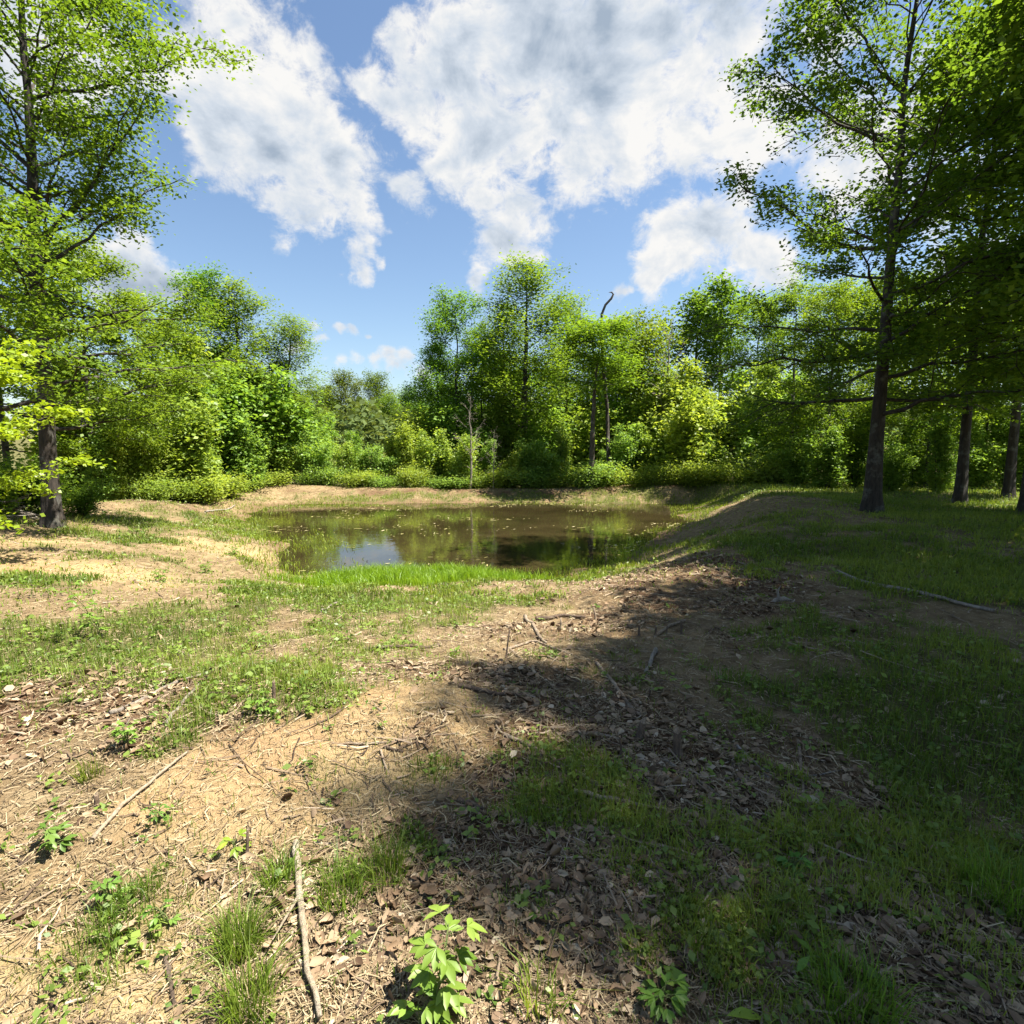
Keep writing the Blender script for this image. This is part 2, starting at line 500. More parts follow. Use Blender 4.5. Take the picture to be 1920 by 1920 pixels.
p.inputs['Roughness'].default_value = .95
p.inputs['Specular IOR Level'].default_value = .15
add = nn(n, 'ShaderNodeMath', operation='MULTIPLY_ADD')
l.new(fin, add.inputs[0])
add.inputs[1].default_value = 1.0
l.new(gr, add.inputs[2])
bp = nn(n, 'ShaderNodeBump')
bp.inputs['Strength'].default_value = .8
bp.inputs['Distance'].default_value = .02
l.new(add.outputs[0], bp.inputs['Height'])
l.new(bp.outputs[0], p.inputs['Normal'])
o = nn(n, 'ShaderNodeOutputMaterial')
l.new(p.outputs[0], o.inputs[0])

# pond water: muddy, mirror-like at a low angle
M_WATER, n, l = material('muddy_water')
geo = nn(n, 'ShaderNodeNewGeometry')
w1 = tex(n, l, .55, 4, .6, geo.outputs['Position'])
c = ramp(n, l, w1, [(.35, (.021, .016, .0065)), (.65, (.038, .029, .012))])
p = nn(n, 'ShaderNodeBsdfPrincipled')
l.new(c, p.inputs['Base Color'])
p.inputs['Roughness'].default_value = .02
p.inputs['IOR'].default_value = 1.33
mp = nn(n, 'ShaderNodeMapping')
mp.inputs['Scale'].default_value = (1, .55, 1)
l.new(geo.outputs['Position'], mp.inputs[0])
w2 = tex(n, l, 5.0, 3, .55, mp.outputs[0])
bp = nn(n, 'ShaderNodeBump')
bp.inputs['Strength'].default_value = .06
bp.inputs['Distance'].default_value = .05
l.new(w2, bp.inputs['Height'])
l.new(bp.outputs[0], p.inputs['Normal'])
o = nn(n, 'ShaderNodeOutputMaterial')
l.new(p.outputs[0], o.inputs[0])

# ------------------------------------------------------------------ mesh helpers
def mesh_np(name, verts, quads=None, tris=None, mat=None, tint=None, smooth=False, color=None):
    """mesh from numpy arrays; tint is one value per face (quads first)"""
    me = bpy.data.meshes.new(name)
    verts = np.asarray(verts, np.float32).reshape(-1, 3)
    q = np.zeros((0, 4), np.int32) if quads is None else np.asarray(quads, np.int32).reshape(-1, 4)
    t = np.zeros((0, 3), np.int32) if tris is None else np.asarray(tris, np.int32).reshape(-1, 3)
    me.vertices.add(len(verts))
    me.vertices.foreach_set('co', verts.ravel())
    loops = np.concatenate([q.ravel(), t.ravel()]).astype(np.int32)
    me.loops.add(len(loops))
    me.loops.foreach_set('vertex_index', loops)
    nf = len(q) + len(t)
    me.polygons.add(nf)
    st = np.concatenate([np.arange(len(q)) * 4, len(q) * 4 + np.arange(len(t)) * 3]).astype(np.int32)
    me.polygons.foreach_set('loop_start', st)
    if smooth:
        me.polygons.foreach_set('use_smooth', np.ones(nf, bool))
    if tint is not None:
        a = me.attributes.new('tint', 'FLOAT', 'FACE')
        a.data.foreach_set('value', np.asarray(tint, np.float32))
    if color is not None:
        a = me.attributes.new('cover', 'FLOAT_COLOR', 'POINT')
        a.data.foreach_set('color', np.asarray(color, np.float32).ravel())
    me.update(calc_edges=True)
    if mat:
        me.materials.append(mat)
    return me

def link(name, me, parent=None, color=None):
    o = bpy.data.objects.new(name, me)
    COL.objects.link(o)
    if parent is not None:
        o.parent = parent
    if color is not None:
        o.color = (*color, 1)
    return o

def tag(o, label=None, cat=None, group=None, kind=None):
    for k, v in (('label', label), ('category', cat), ('group', group), ('kind', kind)):
        if v:
            o[k] = v
    return o

def thing(name, label, cat, loc, rz=0, sc=1, group=None):
    o = bpy.data.objects.new(name, None)
    o.empty_display_size = .2
    o.location = loc
    o.rotation_euler = (0, 0, rz)
    o.scale = (sc, sc, sc) if not isinstance(sc, tuple) else sc
    COL.objects.link(o)
    return tag(o, label, cat, group)

class Tubes:
    def __init__(s):
        s.v, s.q, s.n = [], [], 0
    def add(s, pts, rad, sides=6, cap=True, lobes=None):
        pts = np.asarray(pts, float)
        rad = np.asarray(rad, float)
        k = len(pts)
        tan = np.gradient(pts, axis=0)
        tan /= np.linalg.norm(tan, axis=1)[:, None] + 1e-9
        ref = np.array([0, 0, 1.0]) if abs(tan[:, 2]).mean() < .75 else np.array([1.0, 0, 0])
        a = np.cross(tan, ref)
        a /= np.linalg.norm(a, axis=1)[:, None] + 1e-9
        b = np.cross(tan, a)
        th = np.arange(sides) * 2 * math.pi / sides
        rr = np.repeat(rad[:, None], sides, 1)
        if lobes is not None:
            rr = rr * (1 + lobes[:, None] * (np.sin(5 * th + 1.0) + .6 * np.sin(3 * th + 2.2))[None, :])
        ring = pts[:, None, :] + rr[:, :, None] * (np.cos(th)[None, :, None] * a[:, None, :] + np.sin(th)[None, :, None] * b[:, None, :])
        s.v.append(ring.reshape(-1, 3))
        i = np.arange(k - 1)[:, None] * sides
        j = np.arange(sides)[None, :]
        j2 = (j + 1) % sides
        s.q.append((np.stack([i + j, i + j2, i + sides + j2, i + sides + j], -1).reshape(-1, 4) + s.n))
        s.n += k * sides
        if cap:
            for e, p in ((0, pts[0]), (k - 1, pts[-1])):
                s.v.append(p[None, :])
                c = s.n
                base = s.n - 1 - (k * sides - 1) if e == 0 else s.n - sides - 1
                base = s.n - k * sides + e * sides if e == 0 else s.n - 1 - sides
                r0 = np.arange(sides)
                s.q.append(np.stack([base + r0, base + (r0 + 1) % sides, np.full(sides, c), np.full(sides, c)], -1))
                s.n += 1
    def mesh(s, name, mat, smooth=True):
        q = np.concatenate(s.q)
        deg = q[:, 2] == q[:, 3]
        return mesh_np(name, np.concatenate(s.v), q[~deg], q[deg][:, :3], mat, smooth=smooth)

def leaf_quads(rg, P, size, flat=.65, droop=.25, wid=.30, fold=.06, az=None):
    n = len(P)
    size = np.broadcast_to(size, (n,)) * rg.uniform(.5, 1.4, n)
    az = rg.uniform(0, 2 * math.pi, n) if az is None else az + rg.normal(0, .6, n)
    d = np.stack([np.cos(az), np.sin(az), rg.normal(-droop, .35, n)], 1)
    d /= np.linalg.norm(d, axis=1)[:, None]
    nr = np.stack([rg.normal(0, flat, n), rg.normal(0, flat, n), np.ones(n)], 1)
    sd = np.cross(nr, d)
    sd /= np.linalg.norm(sd, axis=1)[:, None] + 1e-9
    nr = np.cross(d, sd)
    s = size[:, None]
    v = np.stack([P, P + d * s * .45 + sd * s * wid + nr * s * fold, P + d * s, P + d * s * .45 - sd * s * wid + nr * s * fold], 1)
    return v.reshape(-1, 3), np.arange(n * 4).reshape(-1, 4)

# ------------------------------------------------------------------ trees
def wob(rg, k, amp):
    w = np.cumsum(rg.normal(0, 1, (k, 3)), 0)
    w -= w[0]
    return w * amp

def tree_meshes(seed, H, r0, prof, base=.2, n_limb=34, elev=(5, 60), curve=.25, leaf=.14, n_leaf=20000, spread=.28, flatz=.5, mat=None, bark=None,
                lean=(0, 0), sub=6, sparse=0.0, custom=(), trunk_sides=14, droop=.25, wid=.30, taper=(.78, .38), flare=1.5, twig=True, wobble=.05):
    rg = np.random.default_rng(seed)
    tr, br = Tubes(), Tubes()
    k = 21
    t = np.concatenate([[0, .012, .03], np.linspace(.06, 1, k - 3)])
    tp = np.stack([lean[0] * t ** 1.3, lean[1] * t ** 1.3, H * .97 * t], 1)
    ww = wob(rg, k, wobble)
    ww[:, 2] = 0
    tp = tp + ww * (t[:, None])
    rad = r0 * np.interp(t, [0, .012, .03, .1, .4, .75, 1], [flare * 1.15, 1.4, 1.18, 1.0, taper[0], taper[1], .05])
    tp[0, 2] -= .25
    tr.add(tp, rad, trunk_sides, lobes=np.interp(t, [0, .03, .08, .2, 1], [.20, .16, .07, .04, .03]))
    seg, az0 = [], rg.uniform(0, 6.28)
    limbs = []
    for i in range(n_limb):
        u = (i + rg.uniform(0, 1)) / n_limb
        th = base + (0.97 - base) * u
        az = az0 + i * 2.4 + rg.normal(0, .35)
        Ln = float(np.interp(th, *prof)) * rg.uniform(.72, 1.12)
        el = R(elev[0] + (elev[1] - elev[0]) * u + rg.normal(0, 9))
        limbs.append((th, az, Ln, el, None))
    for th, az, Ln, el in custom:
        limbs.append((th, az, Ln, el, 1.5))
    for th, az, Ln, el, thick in limbs:
        p0 = np.array([np.interp(th, t, tp[:, j]) for j in range(3)])
        m = 8
        s = np.linspace(0, 1, m)
        hor, ver = math.cos(el) * Ln, math.sin(el) * Ln
        pts = np.stack([np.cos(az) * hor * s, np.sin(az) * hor * s, ver * s + curve * Ln * (s ** 2 - s) * .9], 1)
        pts = p0 + pts + wob(rg, m, Ln * .022)
        rl = min(np.interp(th, t, rad) * .40, .015 * Ln + .012) * (thick or 1)
        br.add(pts, rl * (1 - .88 * s), 5 if Ln > 2 else 4, cap=False)
        seg.append((pts[3:], Ln, .6))
        for j in range(sub):
            a = rg.uniform(.22, 1.0)
            q0 = np.array([np.interp(a, s, pts[:, c]) for c in range(3)])
            sa = az + rg.choice([-1, 1]) * rg.uniform(.35, 1.15)
            sl_ = Ln * rg.uniform(.25, .5) * (1.15 - .5 * a)
            se = el * .6 + rg.normal(.05, .28)
            s2 = np.linspace(0, 1, 5)
            q = np.stack([np.cos(sa) * sl_ * math.cos(se) * s2, np.sin(sa) * sl_ * math.cos(se) * s2, math.sin(se) * sl_ * s2 - droop * .25 * sl_ * s2 ** 2], 1)
            q = q0 + q + wob(rg, 5, sl_ * .035)
            br.add(q, max(rl * .33, .008) * (1 - .8 * s2), 3, cap=False)
            seg.append((q[1:], sl_, 1.0))
            if twig:
                for _ in range(2):
                    b = rg.uniform(.3, .95)
                    w0 = np.array([np.interp(b, s2, q[:, c]) for c in range(3)])
                    wl = sl_ * rg.uniform(.25, .5)
                    wd = np.array([math.cos(sa + rg.normal(0, 1)), math.sin(sa + rg.normal(0, 1)), rg.normal(.1, .35)]) * wl
                    wq = w0 + np.linspace(0, 1, 3)[:, None] * wd
                    br.add(wq, np.array([.008, .006, .003]) * (1 + H / 30), 3, cap=False)
                    seg.append((wq, wl, 1.0))
    if n_leaf:
        wts = np.array([a[1] * a[2] for a in seg])
        wts *= rg.uniform(1 - sparse, 1 + sparse, len(seg)) ** 2 if sparse else 1
        idx = rg.choice(len(seg), n_leaf, p=wts / wts.sum())
        P = np.empty((n_leaf, 3))
        cnt = np.bincount(idx, minlength=len(seg))
        o_ = 0
        for i, c in enumerate(cnt):
            if not c:
                continue
            pts = seg[i][0]
            u = rg.uniform(0, len(pts) - 1, c)
            j = np.minimum(u.astype(int), len(pts) - 2)
            f = (u - j)[:, None]
            P[o_:o_ + c] = pts[j] * (1 - f) + pts[j + 1] * f
            o_ += c
        P += rg.normal(0, 1, P.shape) * spread * np.array([1, 1, flatz])
        v, q = leaf_quads(rg, P, leaf, droop=droop, wid=wid)
        clump = fbm(P[:, 0] * .9 + P[:, 2] * .5 + 40, P[:, 1] * .9 + P[:, 2] * .8 + 40, seed, 2)
        tint = np.clip(.45 + rg.normal(0, .22, n_leaf) + (clump - .5) * 1.1, 0, 1)
        crown = mesh_np('crown', v, q, None, mat, tint)
    else:
        crown = None
    return tr.mesh('trunk', bark or M_BARK), br.mesh('branches', bark or M_BARK), crown, H

def place_tree(name, label, cat, proto, loc, rz=0, sc=1, color=(1, 1, 1), group=None):
    o = thing(name, label, cat, loc, rz, sc, group)
    link('trunk', proto[0], o)
    link('branches', proto[1], o)
    if proto[2]:
        link('crown', proto[2], o, color)
    return o

def tree_px(name, label, cat, proto, px, Y, top, rz=0, color=(1, 1, 1), group=None, wide=1.0):
    Y = Y * DS
    x, y, zt = at_depth(px, top, Y)
    xb = at_depth(px, 920, Y)[0]
    z0 = hz(xb, Y)
    s = (zt - z0) / proto[3]
    return place_tree(name, label, cat, proto, (xb, Y, z0 - .05), rz, (s * wide, s * wide, s), color, group)

# ------------------------------------------------------------------ terrain and water
def terrain():
    tx = np.linspace(-1, 1, 560)
    xs = 260 * np.sinh(6.4 * tx) / math.sinh(6.4)
    ty = np.linspace(-.52, 1, 640)
    ys = 2.6 + 330 * np.sinh(6.2 * ty) / math.sinh(6.2)
    X, Y = np.meshgrid(xs, ys)
    Z = height(X, Y)
    g, s, l_ = masks(X, Y)
    wet = sstep(.55, .05, pond_sd(X, Y))
    nx, ny = X.shape[1], X.shape[0]
    i = np.arange(ny - 1)[:, None] * nx + np.arange(nx - 1)[None, :]
    q = np.stack([i, i + 1, i + nx + 1, i + nx], -1).reshape(-1, 4)
    c = np.stack([g, s * (1 - wet), np.maximum(l_, wet * .6), np.ones_like(g)], -1)
    me = mesh_np('ground', np.stack([X, Y, Z], -1).reshape(-1, 3), q, None, M_GROUND, smooth=True, color=c.reshape(-1, 4))
    tag(link('ground', me), kind='structure')
terrain()

xs, ys = np.meshgrid(np.linspace(POND[:, 0].min() - 3, POND[:, 0].max() + 3, 90), np.linspace(PY0 - 3, PY1 + 3, 90))
keep = pond_sd(xs, ys) < 1.6
i = np.arange(89)[:, None] * 90 + np.arange(89)[None, :]
kq = keep[:-1, :-1] & keep[1:, 1:] & keep[:-1, 1:] & keep[1:, :-1]
q = np.stack([i, i + 1, i + 91, i + 90], -1)[kq]
used, inv = np.unique(q.ravel(), return_inverse=True)
vv = np.stack([xs, ys, np.full_like(xs, ZW)], -1).reshape(-1, 3)[used]
tag(link('water', mesh_np('water', vv, inv.reshape(-1, 4), None, M_WATER)), kind='structure')

# ------------------------------------------------------------------ tree kinds
PROF_OAK = ([.1, .2, .32, .43, .54, .62, .70, .85, 1.0], [4.8, 5.6, 5.0, 4.0, 3.4, 4.0, 5.2, 4.4, 1.2])
big_oak = tree_meshes(11, 19.5, .22, PROF_OAK, base=.15, lean=(.9, 0), n_limb=58, elev=(8, 60), curve=.16, leaf=.135, n_leaf=70000, spread=.30, flatz=.55, mat=M_OAK,
                      sub=8, sparse=.6, custom=[(.42, .2, 5.5, R(58)), (.66, .1, 5.6, R(22)), (.56, 2.9, 5, R(40))], trunk_sides=16)
PROF_R = ([.1, .22, .45, .6, .8, 1.0], [4.4, 5.0, 4.8, 4.8, 4.4, 1.5])
shade_oak = tree_meshes(23, 19.5, .195, PROF_R, taper=(.64, .30), base=.15, lean=(.5, 0), n_limb=46, elev=(8, 66), curve=.16, leaf=.135, n_leaf=46000, spread=.25, flatz=.6, mat=M_OAK,
                        sub=8, sparse=.8, custom=[(.56, 3.25, 5.2, R(24)), (.645, 2.7, 6, R(62)), (.64, .1, 6, R(45)), (.42, 3.0, 5.2, R(30)), (.26, 3.1, 5.0, R(-4))], trunk_sides=16)
PROF_F = ([.15, .3, .55, .8, 1.0], [2.6, 4.2, 4.4, 3.2, .8])
forest_a = tree_meshes(31, 17, .16, PROF_F, base=.2, n_limb=34, elev=(0, 60), leaf=.19, n_leaf=25000, spread=.40, flatz=.55, mat=M_OAK, sub=5, sparse=.5)
shade_tree = tree_meshes(33, 17, .20, PROF_F, base=.2, n_limb=34, elev=(0, 60), leaf=.19, n_leaf=42000, spread=.42, flatz=.6, mat=M_OAK, sub=6, sparse=.5)  # denser leaves, made for the unseen shadow-casting trees
forest_b = tree_meshes(37, 17, .155, ([.2, .35, .55, .75, .9, 1.0], [1.8, 2.8, 3.6, 3.6, 2.6, .8]), base=.3, n_limb=30, elev=(20, 68), leaf=.185, n_leaf=22000, spread=.40, flatz=.8, mat=M_OAK, sub=5, sparse=.7)
tall_slim = tree_meshes(41, 18, .20, ([.2, .3, .5, .7, .9, 1.0], [1.6, 2.8, 3.5, 3.2, 2.2, .6]), base=.24, n_limb=32, elev=(25, 70), leaf=.17, n_leaf=20000, spread=.44, flatz=.8, mat=M_OAK, sub=7, sparse=.8)
bare_trunk = tree_meshes(43, 15, .15, ([.56, .68, .82, 1.0], [1.2, 2.6, 3.0, 1.0]), base=.58, n_limb=20, elev=(20, 65), leaf=.18, n_leaf=11000, spread=.42, flatz=.8, mat=M_OAK, bark=M_BARK_PALE, sub=7, sparse=.7)
open_top = tree_meshes(47, 15, .18, ([.35, .5, .7, .9, 1.0], [1.8, 2.6, 2.9, 2.3, .8]), base=.40, n_limb=20, elev=(30, 72), leaf=.26, n_leaf=6500, spread=.34, flatz=.8, mat=M_OAK, bark=M_BARK_PALE, sub=5, sparse=.9)
round_tree = tree_meshes(53, 9, .2, ([.05, .2, .5, .75, .9, 1.0], [2.6, 3.4, 3.8, 3.4, 2.2, 1.0]), base=.08, n_limb=44, elev=(5, 66), leaf=.21, n_leaf=16000, spread=.38, flatz=.8, mat=M_OAK, sub=5)
pine = tree_meshes(59, 11, .18, ([.2, .4, .6, .8, 1.0], [1.5, 2.6, 2.6, 2.0, .4]), base=.3, n_limb=30, elev=(5, 45), leaf=.24, n_leaf=12000, spread=.26, flatz=.5, mat=M_DARK, bark=M_BARK_PALE, sub=5, wid=.16)
dead_tree = tree_meshes(61, 9, .11, ([.2, .5, 1.0], [2.2, 2.2, .8]), base=.18, n_limb=16, elev=(30, 70), n_leaf=0, bark=M_DEAD, sub=5, wobble=.10)
maple = tree_meshes(67, 5.2, .07, ([.1, .3, .6, 1.0], [2.3, 2.9, 2.3, .5]), base=.24, n_limb=26, elev=(4, 45), curve=.12, leaf=.10, n_leaf=20000, spread=.17, flatz=.30, mat=M_BRIGHT, sub=6, sparse=.3, droop=.35, wid=.42)

def sapling_mesh(seed, H, rad, stems, n_leaf, leaf, mat, spread=.2, low=.06):
    rg = np.random.default_rng(seed)
    P, stem_me = [], []
    per = n_leaf // stems
    for s in range(stems):
        a = rg.uniform(0, 6.28)
        top = np.array([math.cos(a), math.sin(a), 0]) * rad * rg.uniform(.15, .9)
        hh = H * rg.uniform(.62, 1.0)
        k = np.linspace(0, 1, 7)
        b0 = np.array([math.cos(a), math.sin(a), 0]) * rg.uniform(0, .35)
        pts = b0 + top * k[:, None] ** 1.2 + np.array([0, 0, hh]) * k[:, None] + wob(rg, 7, .035)
        pts[0, 2] -= .15
        br = Tubes()
        br.add(pts, .028 * H / 4 * (1 - .85 * k), 5, cap=False)
        nb = 11
        for b in range(nb):
            u = low + (1 - low) * (b + rg.uniform(0, 1)) / nb
            q0 = np.array([np.interp(u, k, pts[:, c]) for c in range(3)])
            ba = rg.uniform(0, 6.28)
            bl = rad * rg.uniform(.3, .75) * (1.1 - .65 * u)
            q = q0 + np.linspace(0, 1, 4)[:, None] * np.array([math.cos(ba) * bl, math.sin(ba) * bl, bl * rg.uniform(.2, .9)])
            br.add(q, np.array([.010, .008, .006, .003]), 3, cap=False)
            m = per // nb
            f = rg.uniform(.1, 1.05, m)[:, None]
            P.append(q0 + f * (q[-1] - q0) + rg.normal(0, 1, (m, 3)) * spread * np.array([1, 1, .8]))
        stem_me.append(br.mesh('stem', M_BARK))
    P = np.concatenate(P)
    P[:, 2] = np.maximum(P[:, 2], .05)
    v, q = leaf_quads(rg, P, leaf, flat=.6, droop=.3, wid=.32)
    clump = fbm(P[:, 0] * 1.6 + P[:, 2] + 40, P[:, 1] * 1.6 + P[:, 2] + 40, seed, 2)
    tint = np.clip(.5 + rg.normal(0, .22, len(P)) + (clump - .5) * 1.1, 0, 1)
    return stem_me, None, mesh_np('foliage', v, q, None, mat, tint), H

sap_a = sapling_mesh(71, 4.2, 1.5, 7, 9000, .16, M_SAP)
sap_b = sapling_mesh(73, 3.2, 1.6, 9, 9000, .15, M_SAP)
sap_c = sapling_mesh(79, 5.2, 1.3, 5, 8500, .17, M_SAP)
bush_d = sapling_mesh(83, 2.2, 1.4, 10, 6500, .12, M_OAK)

weed_bush = sapling_mesh(89, 1.5, 1.9, 13, 5200, .15, M_SAP, .34, .02)
weed_low = sapling_mesh(97, 1.0, 1.5, 11, 3600, .13, M_SAP, .30, .02)

def place_sap(label, proto, x, y, rz, s, color, group, name='sapling', cat='sapling'):
    o = thing(name, label, cat, (x, y, hz(x, y) - .03), rz, s, group)
    for me in proto[0]:
        link('stem', me, o)
    link('foliage', proto[2], o, color)
    return o

# ------------------------------------------------------------------ the trees, in view and out of view
gx, gy, gz_ = ground(100, 988)
place_tree('oak_tree', 'tall oak with a thick dark trunk standing at the left end of the bank', 'tree', big_oak, (gx, gy, gz_), 0.0, .71, (1.0, 1.0, .85))
gx, gy, gz_ = ground(1632, 960)
place_tree('oak_tree', 'tall dark-trunked oak on the shaded right bank with one long limb over the clearing', 'tree', shade_oak, (gx, gy, gz_), 0.0, .76, (.75, .82, .8))  # crown tint lowered to stand in for its backlit side
place_tree('maple_tree', 'small bright yellow-green maple in front of the big oak trunk', 'tree', maple, (-8.3, 7.4, hz(-8.3, 7.4)), .7, .74, (1.05, 1.05, .8))

# right-hand wood
RIGHT = [(1800, 21.5, forest_a, 1.05, 1.1, 'dark oak standing just behind and right of the long-limbed oak'),
         (1888, 23.5, forest_b, 1.1, 2.3, 'slim dark-trunked tree beyond the shaded right bank'),
         (1925, 18.0, forest_a, 1.1, 4.0, 'dark tree at the right end of the shaded wood, trunk half out of view')]
for px, Y, pr, s, rz, lab in RIGHT:
    Y, s = Y * DS, s * DS
    x = at_depth(px, 945, Y)[0]
    place_tree('forest_tree', lab, 'tree', pr, (x, Y, hz(x, Y) - .05), rz, s, (1.1, 1.1, .95), 'trees of the shaded right wood')
NEAR = [(13.3, 12.4, forest_b, (.80, .80, .80), 2.2, 'overhanging tree whose leafy boughs fill the upper right corner'),
        (10.1, 8.0, forest_b, (.72, .72, .78), .4, 'leafy tree beside the near right grass, only its outer leaves and shadow seen'),
        (11.2, 9.6, forest_a, (.72, .72, .78), 3.6, 'leafy tree at the wood edge shading the bare brown bank'),
        (6.3, 2.85, forest_a, (.36, .36, .77), 3.3, 'unseen slim shade tree right of the camera, narrowed to shadow the sand hump'),  # from here on: unseen trees, added and narrowed to cast the foreground shadow
        (6.25, 1.5, forest_b, (.26, .26, .77), 5.1, 'unseen slim shade tree right of the camera, narrowed to shadow the near leaf litter'),
        (7.15, 2.0, shade_tree, (.46, .46, .76), 2.0, 'unseen slim tree added right of the camera to shade the thick dark stump'),
        (8.0, 3.5, shade_tree, (.56, .56, .76), 3.0, 'unseen leafy tree added right of the camera to shade the grass above the dark stump'),
        (7.9, 1.0, shade_tree, (.56, .56, .76), 5.0, 'unseen leafy tree added right of the camera to shade the right foreground litter'),
        (7.2, 0.45, shade_tree, (.42, .42, .77), .9, 'unseen slim tree added right of the camera to shade the near right grass'),
        (9.0, 4.9, shade_tree, (.72, .72, .77), 1.5, 'unseen shade tree added deeper in the wood right of the shaded slope'),
        (9.0, 1.6, shade_tree, (.72, .72, .77), 2.9, 'unseen shade tree added in the wood right of the foreground shadow'),
        (8.6, -1.4, shade_tree, (.72, .72, .77), 4.4, 'unseen shade tree added in the wood behind the foreground shadow')]
for x, Y, pr, s, rz, lab in NEAR:
    place_tree('forest_tree', lab, 'tree', pr, (x, Y, hz(x, Y) - .05), rz, s, (1.0, 1.0, .9), 'trees of the shaded right wood')
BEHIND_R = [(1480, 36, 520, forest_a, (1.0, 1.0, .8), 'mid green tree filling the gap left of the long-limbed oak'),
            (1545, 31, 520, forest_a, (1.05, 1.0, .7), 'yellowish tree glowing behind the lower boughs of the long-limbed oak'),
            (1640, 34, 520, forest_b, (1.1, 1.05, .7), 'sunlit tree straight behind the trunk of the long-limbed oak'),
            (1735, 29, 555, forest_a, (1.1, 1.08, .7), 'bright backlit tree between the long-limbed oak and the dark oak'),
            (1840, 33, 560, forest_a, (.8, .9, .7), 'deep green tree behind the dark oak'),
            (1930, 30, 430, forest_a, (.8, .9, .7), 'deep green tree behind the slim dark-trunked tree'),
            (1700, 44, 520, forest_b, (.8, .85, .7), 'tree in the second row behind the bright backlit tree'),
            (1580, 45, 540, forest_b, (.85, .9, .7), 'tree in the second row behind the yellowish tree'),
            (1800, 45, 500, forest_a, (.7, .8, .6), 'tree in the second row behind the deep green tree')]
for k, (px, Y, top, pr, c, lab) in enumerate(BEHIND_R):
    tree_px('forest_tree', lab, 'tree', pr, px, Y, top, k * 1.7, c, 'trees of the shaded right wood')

# left-hand wood
LEFT = [(20, 25, 330, forest_a, (1.1, 1.05, .8), 'tree at the left margin behind the big oak'),
        (180, 27, 430, forest_a, (1.15, 1.08, .75), 'full leafy tree just right behind the big oak trunk'),
        (275, 30, 540, forest_a, (1.1, 1.05, .75), 'yellow-green tree between the big oak and the dark pointed tree'),
        (335, 36, 600, forest_a, (1.0, 1.02, .8), 'lower tree below the white cloud gap beside the big oak'),
        (395, 42, 512, forest_b, (.75, .95, .85), 'blue-green pointed tree left of the pale airy tree'),
        (457, 43, 528, tall_slim, (1.1, 1.05, .95), 'pale airy tree with a thin straight trunk at the left edge of the gap'),
        (515, 44, 590, tall_slim, (1.1, 1.05, .9), 'pale leaning tree whose boughs reach out toward the open gap'),
        (430, 47, 640, forest_a, (1.0, 1.0, .8), 'darker tree low behind the pale airy tree')]
for k, (px, Y, top, pr, c, lab) in enumerate(LEFT):
    o = tree_px('forest_tree', lab, 'tree', pr, px, Y, top, k * 2.1 + .5, c, 'trees of the left wood', 1.4 if pr is tall_slim else 1.0)
    if 'leaning' in lab:
        o.rotation_euler = (0, R(9), 0)
# the gap
GAP = [(618, 240, 735, round_tree, (.62, .66, .6), 'forest_tree', 'small green tree behind the pine and the olive-brown tree'),
       (735, 200, 752, round_tree, (.95, 1.0, .8), 'forest_tree', 'fresh green tree low between the flat-topped tree and the bluish-green tree'),
       (800, 192, 760, round_tree, (.8, 1.0, .85), 'forest_tree', 'green tree low at the right end of the gap'),
       (592, 211, 722, pine, (.65, .62, .65), 'pine_tree', 'grey-green pine at the left side of the low gap'),
       (652, 220, 712, round_tree, (.72, .60, .55), 'forest_tree', 'rounded olive-brown tree beside the pine in the low gap'),
       (712, 232, 714, round_tree, (.72, .68, .55), 'forest_tree', 'olive-green flat-topped tree in the middle of the low gap'),
       (772, 240, 738, round_tree, (.85, 1.0, .85), 'forest_tree', 'small bluish-green tree at the right side of the low gap'),
       (690, 188, 762, round_tree, (1.05, 1.02, .8), 'forest_tree', 'low bright tree in front of the olive trees in the gap'),
       (560, 179, 745, round_tree, (.9, .92, .8), 'forest_tree', 'low dark green tree in front of the pine')]
for k, (px, Y, top, pr, c, nm, lab) in enumerate(GAP):
    tree_px(nm, lab, 'tree', pr, px, Y, top, k * 1.3, c, 'trees in the low gap')
